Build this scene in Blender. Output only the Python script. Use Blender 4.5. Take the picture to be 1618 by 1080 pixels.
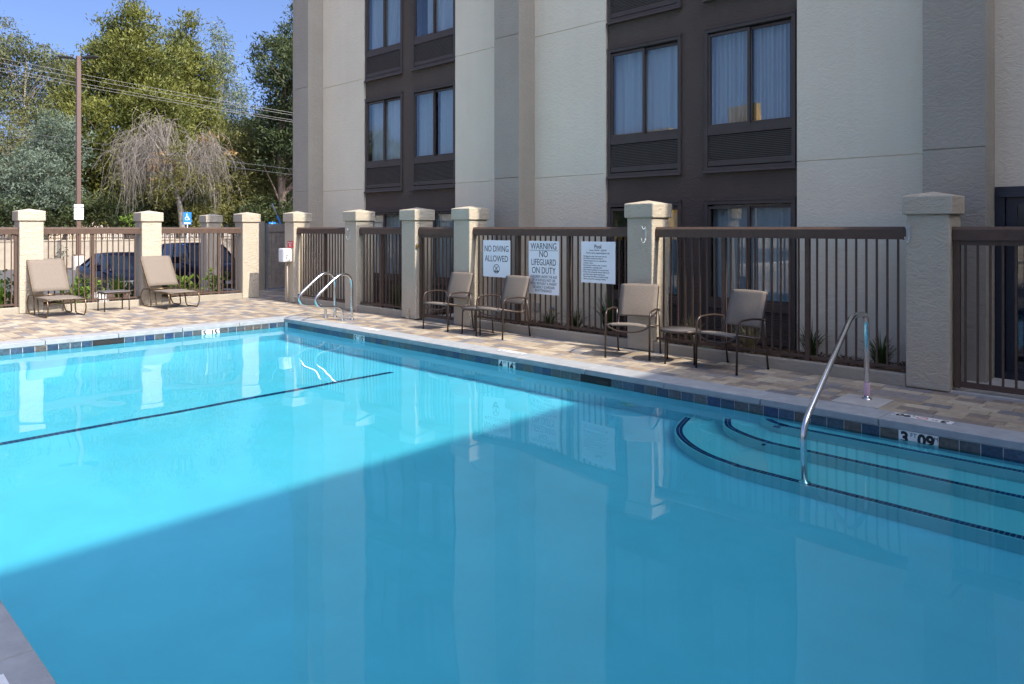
import bpy, bmesh, math, random
import numpy as np
from mathutils import Vector, Matrix, noise as mnoise

R = math.radians
for o in list(bpy.data.objects):
    bpy.data.objects.remove(o, do_unlink=True)
SC = bpy.context.scene
COL = SC.collection
rng = random.Random(7)

# ------------------------------------------------------------------ camera, sky, sun, exposure
EYE = 1.65                                  # metres above the pool deck
cam_d = bpy.data.cameras.new('camera')
cam = bpy.data.objects.new('camera', cam_d)
COL.objects.link(cam)
cam.location = (0, 0, EYE)
cam.rotation_euler = (R(90), 0, -math.atan(1207 / 1189))
cam_d.sensor_width = 36
cam_d.lens = 36 * 1189 / 1618
cam_d.shift_y = -(540 - 360) / 1618         # level camera, rise/fall lens
cam_d.clip_start = 0.05
cam_d.clip_end = 3000
SC.camera = cam

SUN_ELEV, SUN_OFF = 45.5, 4.5               # off = degrees from -Y towards +X
world = bpy.data.worlds.new('World')
SC.world = world
world.use_nodes = True
wn = world.node_tree
sky = wn.nodes.new('ShaderNodeTexSky')
sky.sky_type = 'NISHITA'
sky.sun_disc = False
sky.sun_elevation = R(SUN_ELEV)
sky.sun_rotation = R(180 - SUN_OFF)
sky.air_density = 0.35
sky.dust_density = 4.5
sky.ozone_density = 7.0
wn.links.new(sky.outputs[0], wn.nodes['Background'].inputs[0])
wn.nodes['Background'].inputs[1].default_value = 0.15

sun_d = bpy.data.lights.new('sun', 'SUN')
sun_d.energy = 2.2
sun_d.angle = R(0.5)
sun_d.color = (1.0, 0.915, 0.80)
sun = bpy.data.objects.new('sun', sun_d)
COL.objects.link(sun)
to_sun = Vector((math.sin(R(SUN_OFF)) * math.cos(R(SUN_ELEV)), -math.cos(R(SUN_OFF)) * math.cos(R(SUN_ELEV)), math.sin(R(SUN_ELEV))))
sun.rotation_euler = to_sun.to_track_quat('Z', 'Y').to_euler()
sun.location = (4, -20, 30)
sun_d.cycles.is_caustics_light = True       # sunlight is refracted into the pool

SC.view_settings.view_transform = 'Standard'
SC.view_settings.look = 'None'
SC.view_settings.gamma = 1
SC.view_settings.use_curve_mapping = False
SC.view_settings.exposure = 1.56
SC.render.engine = 'CYCLES'
SC.cycles.use_denoising = True
SC.cycles.caustics_refractive = True
SC.cycles.caustics_reflective = False
SC.cycles.max_bounces = 10
SC.cycles.transparent_max_bounces = 16
SC.cycles.sample_clamp_indirect = 6.0

# ------------------------------------------------------------------ materials
MATS = {}

def nodes_of(name):
    m = bpy.data.materials.new(name)
    m.use_nodes = True
    return m, m.node_tree, m.node_tree.nodes['Principled BSDF']

def N(nt, kind, **kw):
    n = nt.nodes.new(kind)
    for k, v in kw.items():
        if k.startswith('i_'):
            key = k[2:].replace('_', ' ')
            n.inputs[int(key) if key.isdigit() else key].default_value = v
        else:
            setattr(n, k, v)
    return n

def L(nt, a, b):
    nt.links.new(a, b)

def plain(name, col, rough=0.6, metal=0.0, vary=0.12, scale=6.0, bump=0.0, bscale=60.0, spec=0.5, coat=0.0):
    """Principled with soft mottling of the base colour and a little relief."""
    m, nt, b = nodes_of(name)
    geo = N(nt, 'ShaderNodeNewGeometry')
    nz = N(nt, 'ShaderNodeTexNoise', i_Scale=scale, i_Detail=5.0, i_Roughness=0.6)
    L(nt, geo.outputs['Position'], nz.inputs['Vector'])
    rp = N(nt, 'ShaderNodeMapRange', i_1=0.3, i_2=0.7, i_3=1 - vary, i_4=1 + vary)
    L(nt, nz.outputs[0], rp.inputs[0])
    mx = N(nt, 'ShaderNodeVectorMath', operation='SCALE')
    mx.inputs[0].default_value = col[:3]
    L(nt, rp.outputs[0], mx.inputs['Scale'])
    L(nt, mx.outputs[0], b.inputs['Base Color'])
    b.inputs['Roughness'].default_value = rough
    b.inputs['Metallic'].default_value = metal
    b.inputs['Specular IOR Level'].default_value = spec
    b.inputs['Coat Weight'].default_value = coat
    if bump:
        bn = N(nt, 'ShaderNodeTexNoise', i_Scale=bscale, i_Detail=4.0)
        L(nt, geo.outputs['Position'], bn.inputs['Vector'])
        bp = N(nt, 'ShaderNodeBump', i_Strength=bump, i_Distance=0.01)
        L(nt, bn.outputs[0], bp.inputs['Height'])
        L(nt, bp.outputs[0], b.inputs['Normal'])
    MATS[name] = m
    return m

def stucco(name, col, strength=0.5, stain=0.10):
    """Troweled exterior stucco: fine sand relief, broken trowel ridges, faint rain streaks."""
    m, nt, b = nodes_of(name)
    geo = N(nt, 'ShaderNodeNewGeometry')
    big = N(nt, 'ShaderNodeTexNoise', i_Scale=0.9, i_Detail=6.0, i_Roughness=0.65)
    L(nt, geo.outputs['Position'], big.inputs['Vector'])
    st = N(nt, 'ShaderNodeMapping')
    st.inputs['Scale'].default_value = (5.0, 5.0, 0.35)
    L(nt, geo.outputs['Position'], st.inputs['Vector'])
    streak = N(nt, 'ShaderNodeTexNoise', i_Scale=1.0, i_Detail=4.0)
    L(nt, st.outputs[0], streak.inputs['Vector'])
    ad = N(nt, 'ShaderNodeMath', operation='ADD')
    half = N(nt, 'ShaderNodeMath', operation='MULTIPLY_ADD', i_1=0.45, i_2=0.275)
    L(nt, streak.outputs[0], half.inputs[0])
    L(nt, big.outputs[0], ad.inputs[0]); L(nt, half.outputs[0], ad.inputs[1])
    rp = N(nt, 'ShaderNodeMapRange', i_1=0.7, i_2=1.3, i_3=1 - stain, i_4=1 + stain)
    L(nt, ad.outputs[0], rp.inputs[0])
    mx = N(nt, 'ShaderNodeVectorMath', operation='SCALE')
    mx.inputs[0].default_value = col[:3]
    L(nt, rp.outputs[0], mx.inputs['Scale'])
    L(nt, mx.outputs[0], b.inputs['Base Color'])
    b.inputs['Roughness'].default_value = 0.92
    b.inputs['Specular IOR Level'].default_value = 0.2
    fine = N(nt, 'ShaderNodeTexNoise', i_Scale=95.0, i_Detail=3.0)
    L(nt, geo.outputs['Position'], fine.inputs['Vector'])
    tr = N(nt, 'ShaderNodeMapping')
    tr.inputs['Scale'].default_value = (9.0, 9.0, 16.0)
    L(nt, geo.outputs['Position'], tr.inputs['Vector'])
    trow = N(nt, 'ShaderNodeTexNoise', i_Scale=1.0, i_Detail=5.0, i_Roughness=0.55, i_Distortion=1.6)
    L(nt, tr.outputs[0], trow.inputs['Vector'])
    edge = N(nt, 'ShaderNodeMapRange', i_1=0.40, i_2=0.58, i_3=0.0, i_4=1.0)
    L(nt, trow.outputs[0], edge.inputs[0])
    h = N(nt, 'ShaderNodeMath', operation='MULTIPLY_ADD', i_1=0.35)
    L(nt, fine.outputs[0], h.inputs[0]); L(nt, edge.outputs[0], h.inputs[2])
    bp = N(nt, 'ShaderNodeBump', i_Strength=strength, i_Distance=0.008)
    L(nt, h.outputs[0], bp.inputs['Height'])
    L(nt, bp.outputs[0], b.inputs['Normal'])
    MATS[name] = m
    return m

def ramp_mat(name, stops, source='object', rough=0.8, bump=0.3, bscale=80.0, mottle=0.18, mscale=14.0, interp='CONSTANT', spec=0.3):
    """Each piece picks its own colour from a palette: by object, or by loose piece of one mesh."""
    m, nt, b = nodes_of(name)
    geo = N(nt, 'ShaderNodeNewGeometry')
    if source == 'object':
        src = N(nt, 'ShaderNodeObjectInfo').outputs['Random']
    else:
        src = geo.outputs['Random Per Island']
    cr = N(nt, 'ShaderNodeValToRGB')
    cr.color_ramp.interpolation = interp
    els = cr.color_ramp.elements
    while len(els) < len(stops):
        els.new(0.5)
    for e, (p, c) in zip(els, stops):
        e.position = p
        e.color = (*c, 1)
    L(nt, src, cr.inputs[0])
    nz = N(nt, 'ShaderNodeTexNoise', i_Scale=mscale, i_Detail=6.0, i_Roughness=0.65)
    L(nt, geo.outputs['Position'], nz.inputs['Vector'])
    rp = N(nt, 'ShaderNodeMapRange', i_1=0.3, i_2=0.7, i_3=1 - mottle, i_4=1 + mottle)
    L(nt, nz.outputs[0], rp.inputs[0])
    mx = N(nt, 'ShaderNodeVectorMath', operation='SCALE')
    L(nt, cr.outputs[0], mx.inputs[0]); L(nt, rp.outputs[0], mx.inputs['Scale'])
    L(nt, mx.outputs[0], b.inputs['Base Color'])
    b.inputs['Roughness'].default_value = rough
    b.inputs['Specular IOR Level'].default_value = spec
    if bump:
        bn = N(nt, 'ShaderNodeTexNoise', i_Scale=bscale, i_Detail=5.0)
        L(nt, geo.outputs['Position'], bn.inputs['Vector'])
        bp = N(nt, 'ShaderNodeBump', i_Strength=bump, i_Distance=0.004)
        L(nt, bn.outputs[0], bp.inputs['Height'])
        L(nt, bp.outputs[0], b.inputs['Normal'])
    MATS[name] = m
    return m

def leaf_mat(name, dark, light, rough=0.55, trans=0.3):
    """Foliage: every leaf or spray its own green, with some light passing through."""
    m, nt, b = nodes_of(name)
    geo = N(nt, 'ShaderNodeNewGeometry')
    mixc = N(nt, 'ShaderNodeMix', data_type='RGBA')
    mixc.inputs[6].default_value = (*dark, 1)
    mixc.inputs[7].default_value = (*light, 1)
    band = N(nt, 'ShaderNodeTexNoise', i_Scale=0.55, i_Detail=3.0)      # whole sprays lean lighter or darker together
    L(nt, geo.outputs['Position'], band.inputs['Vector'])
    rsp = N(nt, 'ShaderNodeMapRange', i_1=0.35, i_2=0.65, i_3=0.0, i_4=0.62)
    L(nt, band.outputs[0], rsp.inputs[0])
    fac = N(nt, 'ShaderNodeMath', operation='MULTIPLY_ADD', i_1=0.38)
    L(nt, geo.outputs['Random Per Island'], fac.inputs[0]); L(nt, rsp.outputs[0], fac.inputs[2])
    L(nt, fac.outputs[0], mixc.inputs[0])
    L(nt, mixc.outputs[2], b.inputs['Base Color'])
    b.inputs['Roughness'].default_value = rough
    b.inputs['Specular IOR Level'].default_value = 0.3
    tl = N(nt, 'ShaderNodeBsdfTranslucent')
    L(nt, mixc.outputs[2], tl.inputs[0])
    ms = N(nt, 'ShaderNodeMixShader', i_0=trans)
    out = nt.nodes['Material Output']
    L(nt, b.outputs[0], ms.inputs[1]); L(nt, tl.outputs[0], ms.inputs[2])
    L(nt, ms.outputs[0], out.inputs[0])
    MATS[name] = m
    return m

def pane_mat(name, tint=(0.85, 0.9, 0.92), ior=1.75):
    """Thin window glass: Fresnel reflection over clear transmission."""
    m, nt, b = nodes_of(name)
    nt.nodes.remove(b)
    tr = N(nt, 'ShaderNodeBsdfTransparent'); tr.inputs[0].default_value = (*tint, 1)
    gl = N(nt, 'ShaderNodeBsdfGlossy', i_Roughness=0.0)
    geo = N(nt, 'ShaderNodeNewGeometry')
    nz = N(nt, 'ShaderNodeTexNoise', i_Scale=1.3, i_Detail=1.0)
    L(nt, geo.outputs['Position'], nz.inputs['Vector'])
    bp = N(nt, 'ShaderNodeBump', i_Strength=0.05, i_Distance=0.02)
    L(nt, nz.outputs[0], bp.inputs['Height'])
    L(nt, bp.outputs[0], gl.inputs['Normal'])
    fr = N(nt, 'ShaderNodeFresnel', i_IOR=ior)
    side = N(nt, 'ShaderNodeMapRange', i_1=0.0, i_2=1.0, i_3=ior, i_4=1.0 / ior)   # same mirror strength on both faces of the sheet
    L(nt, geo.outputs['Backfacing'], side.inputs[0]); L(nt, side.outputs[0], fr.inputs['IOR'])
    ms = N(nt, 'ShaderNodeMixShader')
    L(nt, fr.outputs[0], ms.inputs[0]); L(nt, tr.outputs[0], ms.inputs[1]); L(nt, gl.outputs[0], ms.inputs[2])
    L(nt, ms.outputs[0], nt.nodes['Material Output'].inputs[0])
    MATS[name] = m
    return m

stucco('stucco_light', (0.735, 0.658, 0.515), 0.36, 0.05)
stucco('stucco_taupe', (0.36, 0.325, 0.27), 0.5, 0.08)
stucco('stucco_brown', (0.100, 0.079, 0.066), 0.5, 0.10)
stucco('stucco_pillar', (0.48, 0.42, 0.325), 0.6, 0.07)
stucco('stucco_curb', (0.36, 0.32, 0.255), 0.4, 0.14)
plain('fence_brown', (0.095, 0.062, 0.046), 0.6, vary=0.14, scale=12, bump=0.08, spec=0.25)
plain('frame_brown', (0.072, 0.057, 0.051), 0.55, vary=0.08, spec=0.3)
plain('grille_brown', (0.105, 0.090, 0.080), 0.6, vary=0.08, spec=0.3)
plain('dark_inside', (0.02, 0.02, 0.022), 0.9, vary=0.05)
plain('concrete', (0.42, 0.40, 0.37), 0.85, vary=0.10, scale=9, bump=0.25, bscale=140)
plain('coping_stone', (0.32, 0.335, 0.345), 0.85, vary=0.13, scale=7, bump=0.3, bscale=130)
plain('grout', (0.30, 0.27, 0.235), 0.95, vary=0.12, scale=40)
plain('tile_grout', (0.68, 0.69, 0.68), 0.9, vary=0.05)
plain('plaster', (0.70, 0.77, 0.91), 0.8, vary=0.045, scale=1.4, spec=0.2)
plain('plaster_shallow', (0.76, 0.81, 0.85), 0.8, vary=0.03, scale=3, spec=0.2)  # paler than the shell: weaker light loss in shallow water put into the colour
plain('white_tile', (0.78, 0.78, 0.76), 0.3, vary=0.05, scale=30)
plain('worn_white', (0.66, 0.66, 0.64), 0.7, vary=0.22, scale=60)
plain('ink', (0.012, 0.012, 0.014), 0.5, vary=0.0)
plain('red_ink', (0.55, 0.04, 0.03), 0.5, vary=0.0)
plain('white_ink', (0.80, 0.80, 0.80), 0.5, vary=0.0)
plain('sign_white', (0.80, 0.82, 0.84), 0.35, vary=0.025, scale=4)
plain('sign_blue', (0.02, 0.22, 0.72), 0.4, vary=0.02)
plain('sign_red', (0.55, 0.03, 0.045), 0.4, vary=0.02)
plain('box_white', (0.78, 0.80, 0.80), 0.4, vary=0.04)
plain('steel', (0.72, 0.72, 0.71), 0.13, metal=1.0, vary=0.05, scale=40, bump=0.02)
plain('galvanised', (0.45, 0.47, 0.48), 0.45, metal=0.8, vary=0.1)
plain('hook_white', (0.40, 0.415, 0.42), 0.35, vary=0.1, scale=60)
plain('chair_metal', (0.060, 0.042, 0.034), 0.32, vary=0.08, metal=0.3)
plain('bronze_metal', (0.17, 0.115, 0.062), 0.28, vary=0.1, metal=0.8)
plain('table_top', (0.13, 0.12, 0.115), 0.35, vary=0.08, scale=30)
plain('mulch_soil', (0.10, 0.06, 0.040), 0.95, vary=0.45, scale=30, bump=0.9, bscale=45)
plain('asphalt', (0.085, 0.083, 0.082), 0.9, vary=0.18, scale=3, bump=0.4, bscale=150)
plain('ground_dirt', (0.36, 0.30, 0.22), 0.95, vary=0.3, scale=0.5, bump=0.5, bscale=8)
plain('block_wall', (0.31, 0.265, 0.20), 0.9, vary=0.12, scale=2.5, bump=0.4, bscale=30)
plain('black_iron', (0.02, 0.02, 0.02), 0.5, vary=0.0)
plain('pole_brown', (0.115, 0.068, 0.047), 0.45, vary=0.06)
plain('wood_gate', (0.40, 0.335, 0.275), 0.7, vary=0.18, scale=9, bump=0.3)
plain('car_blue', (0.006, 0.008, 0.018), 0.18, vary=0.0, coat=0.0, spec=0.12)
plain('car_black', (0.008, 0.009, 0.016), 0.22, vary=0.0, coat=1.0, spec=0.6)
plain('car_trim', (0.012, 0.012, 0.013), 0.6, vary=0.0)
plain('car_glass', (0.012, 0.018, 0.025), 0.03, vary=0.0, spec=0.5)
plain('rubber', (0.016, 0.016, 0.016), 0.85, vary=0.1)
plain('alloy', (0.55, 0.56, 0.58), 0.25, metal=1.0, vary=0.03)
plain('lamp_clear', (0.22, 0.23, 0.25), 0.08, vary=0.0, spec=0.8)
plain('lamp_red', (0.45, 0.01, 0.01), 0.15, vary=0.0)
plain('plate_white', (0.35, 0.35, 0.36), 0.4, vary=0.0)
plain('bark', (0.13, 0.095, 0.07), 0.95, vary=0.3, scale=5, bump=0.8, bscale=14)
plain('bark_pale', (0.36, 0.31, 0.25), 0.9, vary=0.25, scale=4, bump=0.5, bscale=12)
plain('dead_twig', (0.24, 0.21, 0.175), 0.9, vary=0.25, scale=3)
plain('wire_pale', (0.26, 0.25, 0.22), 0.5, vary=0.0)
plain('wire_dark', (0.10, 0.10, 0.10), 0.5, vary=0.0)
plain('roof_tile', (0.42, 0.25, 0.19), 0.9, vary=0.2, scale=4)
plain('house_wall', (0.60, 0.50, 0.38), 0.9, vary=0.06)
plain('yellow_wall', (0.75, 0.42, 0.03), 0.8, vary=0.06)
plain('green_lid', (0.03, 0.14, 0.08), 0.6, vary=0.1)
plain('valve_blue', (0.03, 0.12, 0.5), 0.5, vary=0.0)
plain('brass', (0.55, 0.38, 0.10), 0.3, metal=1.0, vary=0.05)
plain('conduit', (0.42, 0.36, 0.28), 0.6, vary=0.06)
plain('pink_wrap', (0.62, 0.42, 0.50), 0.7, vary=0.12, scale=80)
plain('dark_door', (0.012, 0.018, 0.032), 0.35, vary=0.05)
plain('rock', (0.55, 0.54, 0.52), 0.9, vary=0.15, scale=8, bump=0.8, bscale=18)
plain('line_paint', (0.62, 0.62, 0.60), 0.8, vary=0.12, scale=6)
pane_mat('pane')
leaf_mat('needles_olive', (0.056, 0.074, 0.017), (0.215, 0.220, 0.046))
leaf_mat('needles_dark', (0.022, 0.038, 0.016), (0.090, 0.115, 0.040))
leaf_mat('leaf_blue', (0.075, 0.110, 0.068), (0.210, 0.250, 0.155))
leaf_mat('leaf_silver', (0.070, 0.105, 0.070), (0.220, 0.270, 0.195))
leaf_mat('leaf_euc', (0.060, 0.078, 0.030), (0.175, 0.185, 0.072))
leaf_mat('leaf_pepper', (0.075, 0.080, 0.020), (0.215, 0.205, 0.060))
leaf_mat('leaf_dry', (0.20, 0.11, 0.04), (0.36, 0.23, 0.09))
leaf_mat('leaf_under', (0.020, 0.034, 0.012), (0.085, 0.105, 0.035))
leaf_mat('leaf_bright', (0.070, 0.135, 0.015), (0.215, 0.330, 0.045), trans=0.4)
leaf_mat('leaf_grass', (0.030, 0.060, 0.015), (0.105, 0.160, 0.045), trans=0.35)
leaf_mat('leaf_straw', (0.18, 0.16, 0.07), (0.42, 0.38, 0.20), trans=0.3)
leaf_mat('leaf_mulch', (0.035, 0.020, 0.012), (0.19, 0.12, 0.075), trans=0.0, rough=0.9)
leaf_mat('petal', (0.55, 0.12, 0.16), (0.75, 0.30, 0.34), trans=0.3)

PAVE = [(0.0, (0.37, 0.305, 0.22)), (0.20, (0.28, 0.22, 0.16)), (0.34, (0.43, 0.365, 0.27)), (0.50, (0.215, 0.175, 0.145)),
        (0.62, (0.18, 0.172, 0.172)), (0.75, (0.33, 0.275, 0.21)), (0.89, (0.24, 0.22, 0.205))]
ramp_mat('paver', PAVE, 'object', bump=0.35, bscale=160, mottle=0.2)
ramp_mat('paver_many', PAVE, 'island', bump=0.35, bscale=160, mottle=0.2)
TILE = [(0.0, (0.028, 0.056, 0.100)), (0.24, (0.050, 0.082, 0.112)), (0.44, (0.022, 0.048, 0.115)), (0.62, (0.075, 0.085, 0.092)),
        (0.76, (0.046, 0.078, 0.130)), (0.92, (0.095, 0.085, 0.075))]
ramp_mat('waterline_tile', TILE, 'object', rough=0.35, bump=0.25, bscale=50, mottle=0.55, mscale=32.0, spec=0.5)
STRIPE = [(0.0, (0.010, 0.035, 0.145)), (0.4, (0.014, 0.050, 0.20)), (0.75, (0.008, 0.025, 0.10))]
ramp_mat('stripe_tile', STRIPE, 'island', rough=0.4, bump=0.0, mottle=0.15)

def fabric_mat(name, a, b_):
    m, nt, b = nodes_of(name)
    geo = N(nt, 'ShaderNodeTexCoord')
    wv = N(nt, 'ShaderNodeTexNoise', i_Scale=1.0, i_Detail=2.0)
    mp = N(nt, 'ShaderNodeMapping'); mp.inputs['Scale'].default_value = (260, 260, 38)
    L(nt, geo.outputs['Object'], mp.inputs['Vector']); L(nt, mp.outputs[0], wv.inputs['Vector'])
    w2 = N(nt, 'ShaderNodeTexNoise', i_Scale=1.0, i_Detail=2.0)
    m2 = N(nt, 'ShaderNodeMapping'); m2.inputs['Scale'].default_value = (38, 60, 260)
    L(nt, geo.outputs['Object'], m2.inputs['Vector']); L(nt, m2.outputs[0], w2.inputs['Vector'])
    ad = N(nt, 'ShaderNodeMath', operation='ADD')
    L(nt, wv.outputs[0], ad.inputs[0]); L(nt, w2.outputs[0], ad.inputs[1])
    rp = N(nt, 'ShaderNodeMapRange', i_1=0.75, i_2=1.25)
    L(nt, ad.outputs[0], rp.inputs[0])
    mx = N(nt, 'ShaderNodeMix', data_type='RGBA')
    mx.inputs[6].default_value = (*a, 1); mx.inputs[7].default_value = (*b_, 1)
    L(nt, rp.outputs[0], mx.inputs[0]); L(nt, mx.outputs[2], b.inputs['Base Color'])
    b.inputs['Roughness'].default_value = 0.85
    b.inputs['Specular IOR Level'].default_value = 0.2
    tl = N(nt, 'ShaderNodeBsdfTranslucent')
    L(nt, mx.outputs[2], tl.inputs[0])
    ms = N(nt, 'ShaderNodeMixShader', i_0=0.12)
    L(nt, b.outputs[0], ms.inputs[1]); L(nt, tl.outputs[0], ms.inputs[2])
    L(nt, ms.outputs[0], nt.nodes['Material Output'].inputs[0])
    MATS[name] = m
fabric_mat('sling', (0.19, 0.158, 0.128), (0.265, 0.222, 0.182))

def curtain_mat():
    m, nt, b = nodes_of('curtain')
    b.inputs['Base Color'].default_value = (0.52, 0.53, 0.53, 1)
    b.inputs['Roughness'].default_value = 0.9
    b.inputs['Specular IOR Level'].default_value = 0.1
    MATS['curtain'] = m
curtain_mat()

def water_mat():
    """Clear water: Fresnel mirror over refraction; the tint is what the water takes out of the light."""
    m, nt, b = nodes_of('pool_water')
    nt.nodes.remove(b)
    out = nt.nodes['Material Output']
    rf = N(nt, 'ShaderNodeBsdfRefraction', i_Roughness=0.0, i_IOR=1.333)
    rf.inputs[0].default_value = (0.375, 0.96, 1.0, 1)
    gl = N(nt, 'ShaderNodeBsdfGlossy', i_Roughness=0.0)
    fr = N(nt, 'ShaderNodeFresnel', i_IOR=1.333)
    ms = N(nt, 'ShaderNodeMixShader')
    L(nt, fr.outputs[0], ms.inputs[0]); L(nt, rf.outputs[0], ms.inputs[1]); L(nt, gl.outputs[0], ms.inputs[2])
    L(nt, ms.outputs[0], out.inputs['Surface'])
    MATS['pool_water'] = m
water_mat()

# ------------------------------------------------------------------ mesh helpers
class MB:
    """Collects shapes; build() links them as one mesh object."""
    def __init__(s):
        s.v, s.f, s.sm = [], [], []
    def add(s, vs, fs, smooth=False):
        o = len(s.v)
        s.v += [tuple(p) for p in vs]
        s.f += [tuple(i + o for i in f) for f in fs]
        s.sm += [smooth] * len(fs)
        return s
    def box(s, x0, x1, y0, y1, z0, z1):
        vs = [(x, y, z) for z in (z0, z1) for y in (y0, y1) for x in (x0, x1)]
        return s.add(vs, [(0, 2, 3, 1), (4, 5, 7, 6), (0, 1, 5, 4), (2, 6, 7, 3), (0, 4, 6, 2), (1, 3, 7, 5)])
    def bevel_box(s, x0, x1, y0, y1, z0, z1, r=0.01, seg=2):
        bm = bmesh.new()
        bmesh.ops.create_cube(bm, size=1.0)
        for v in bm.verts:
            v.co = Vector(((x0 + x1) / 2 + v.co.x * (x1 - x0), (y0 + y1) / 2 + v.co.y * (y1 - y0), (z0 + z1) / 2 + v.co.z * (z1 - z0)))
        bmesh.ops.bevel(bm, geom=list(bm.edges), offset=r, segments=seg, affect='EDGES', profile=0.5)
        bm.verts.index_update()
        s.add([v.co.copy() for v in bm.verts], [[v.index for v in f.verts] for f in bm.faces], False)
        bm.free()
        return s
    def tube(s, pts, r, n=10, cap=True):
        pts = [Vector(p) for p in pts]
        rs = r if isinstance(r, (list, tuple)) else [r] * len(pts)
        t0 = (pts[1] - pts[0]).normalized()
        up = Vector((0, 0, 1)) if abs(t0.z) < 0.9 else Vector((1, 0, 0))
        nrm = t0.cross(up).normalized()
        vs, fs = [], []
        for i, p in enumerate(pts):
            a = pts[max(i - 1, 0)]; b = pts[min(i + 1, len(pts) - 1)]
            t = (b - a).normalized()
            nrm = (nrm - t * nrm.dot(t)).normalized()
            bi = t.cross(nrm)
            for k in range(n):
                an = 2 * math.pi * k / n
                vs.append(p + nrm * (math.cos(an) * rs[i]) + bi * (math.sin(an) * rs[i]))
        for i in range(len(pts) - 1):
            for k in range(n):
                k2 = (k + 1) % n
                fs.append((i * n + k, i * n + k2, (i + 1) * n + k2, (i + 1) * n + k))
        s.add(vs, fs, True)
        if cap:
            o = len(s.v) - len(vs)
            s.f += [tuple(o + k for k in reversed(range(n))), tuple(o + (len(pts) - 1) * n + k for k in range(n))]
            s.sm += [False, False]
        return s
    def lathe(s, prof, n=24, c=(0, 0, 0)):
        vs, fs = [], []
        for (r, z) in prof:
            for k in range(n):
                a = 2 * math.pi * k / n
                vs.append((c[0] + r * math.cos(a), c[1] + r * math.sin(a), c[2] + z))
        for i in range(len(prof) - 1):
            for k in range(n):
                k2 = (k + 1) % n
                fs.append((i * n + k, i * n + k2, (i + 1) * n + k2, (i + 1) * n + k))
        return s.add(vs, fs, True)
    def prism(s, poly, lo, hi, axis='y'):
        """poly in the two other axes, extruded along axis."""
        def mk(a, b, t):
            return {'x': (t, a, b), 'y': (a, t, b), 'z': (a, b, t)}[axis]
        n = len(poly)
        vs = [mk(a, b, lo) for a, b in poly] + [mk(a, b, hi) for a, b in poly]
        fs = [tuple(range(n)), tuple(reversed(range(n, 2 * n)))]
        fs += [(i, i + n, (i + 1) % n + n, (i + 1) % n) for i in range(n)]
        return s.add(vs, fs)
    def mesh(s, name):
        me = bpy.data.meshes.new(name)
        me.from_pydata(s.v, [], s.f)
        me.polygons.foreach_set('use_smooth', s.sm)
        me.update()
        return me
    def build(s, name, mat, parent=None, loc=None):
        me = s.mesh(name)
        bm = bmesh.new(); bm.from_mesh(me)
        bmesh.ops.recalc_face_normals(bm, faces=bm.faces)
        bm.to_mesh(me); bm.free()
        return link(name, me, mat, parent, loc)

def link(name, me, mat, parent=None, loc=None):
    o = bpy.data.objects.new(name, me)
    COL.objects.link(o)
    if mat is not None and not me.materials:
        me.materials.append(MATS[mat] if isinstance(mat, str) else mat)
    if parent is not None:
        o.parent = parent
    if loc is not None:
        o.location = loc
    return o

def tag(o, label=None, cat=None, group=None, kind=None):
    for k, v in (('label', label), ('category', cat), ('group', group), ('kind', kind)):
        if v:
            o[k] = v
    return o

def thing(name, label, cat, loc=(0, 0, 0), rz=0.0, group=None):
    o = bpy.data.objects.new(name, None)
    o.empty_display_size = 0.1
    COL.objects.link(o)
    o.location = loc
    o.rotation_euler = (0, 0, rz)
    return tag(o, label, cat, group, 'thing' if cat else None)

def copy_tree(o, parent=None):
    c = o.copy()
    COL.objects.link(c)
    c.parent = parent
    for ch in list(o.children):
        copy_tree(ch, c)
    return c

def curve(pts, per=6):
    """Catmull-Rom through the points."""
    P = [Vector(p) for p in pts]
    P = [P[0] * 2 - P[1]] + P + [P[-1] * 2 - P[-2]]
    out = []
    for i in range(1, len(P) - 2):
        a, b, c, d = P[i - 1], P[i], P[i + 1], P[i + 2]
        for k in range(per):
            t = k / per
            out.append(0.5 * ((2 * b) + (c - a) * t + (2 * a - 5 * b + 4 * c - d) * t * t + (3 * b - 3 * c + d - a) * t ** 3))
    out.append(P[-2])
    return out

def fillet(pts, r, per=6):
    """Straight runs joined by round bends of radius about r."""
    P = [Vector(p) for p in pts]
    out = [P[0]]
    for i in range(1, len(P) - 1):
        a, b, c = P[i - 1], P[i], P[i + 1]
        u = (a - b); w = (c - b)
        q = min(r, u.length * 0.48, w.length * 0.48)
        p0 = b + u.normalized() * q; p1 = b + w.normalized() * q
        for k in range(per + 1):
            t = k / per
            out.append(p0 * (1 - t) ** 2 + b * 2 * t * (1 - t) + p1 * t * t)
    out.append(P[-1])
    return out

def text_mesh(body, size, sx=1.0, align='CENTER', bold=0.0, line=1.0):
    cu = bpy.data.curves.new('lettering', 'FONT')
    cu.body = body
    cu.size = size
    cu.align_x = align
    cu.align_y = 'CENTER'
    cu.space_line = line
    cu.offset = bold
    cu.extrude = 0.0006
    cu.resolution_u = 3
    o = bpy.data.objects.new('lettering', cu)
    COL.objects.link(o)
    dg = bpy.context.evaluated_depsgraph_get()
    me = bpy.data.meshes.new_from_object(o.evaluated_get(dg))
    bpy.data.objects.remove(o, do_unlink=True)
    bpy.data.curves.remove(cu)
    me.materials.clear()
    me.transform(Matrix.Diagonal((sx, 1, 1, 1)))
    return me

def lettering(body, size, mat, parent, M, sx=1.0, align='CENTER', bold=0.0, line=1.0, name='lettering'):
    """Writing on a face; M takes (right, up, out) of the face to the parent's space."""
    me = text_mesh(body, size, sx, align, bold, line)
    me.transform(M)
    return link(name, me, mat, parent)

def face_matrix(origin, right, up):
    r, u = Vector(right).normalized(), Vector(up).normalized()
    o = r.cross(u)
    M = Matrix.Identity(4)
    for i in range(3):
        M[i][0], M[i][1], M[i][2], M[i][3] = r[i], u[i], o[i], origin[i]
    return M

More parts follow.
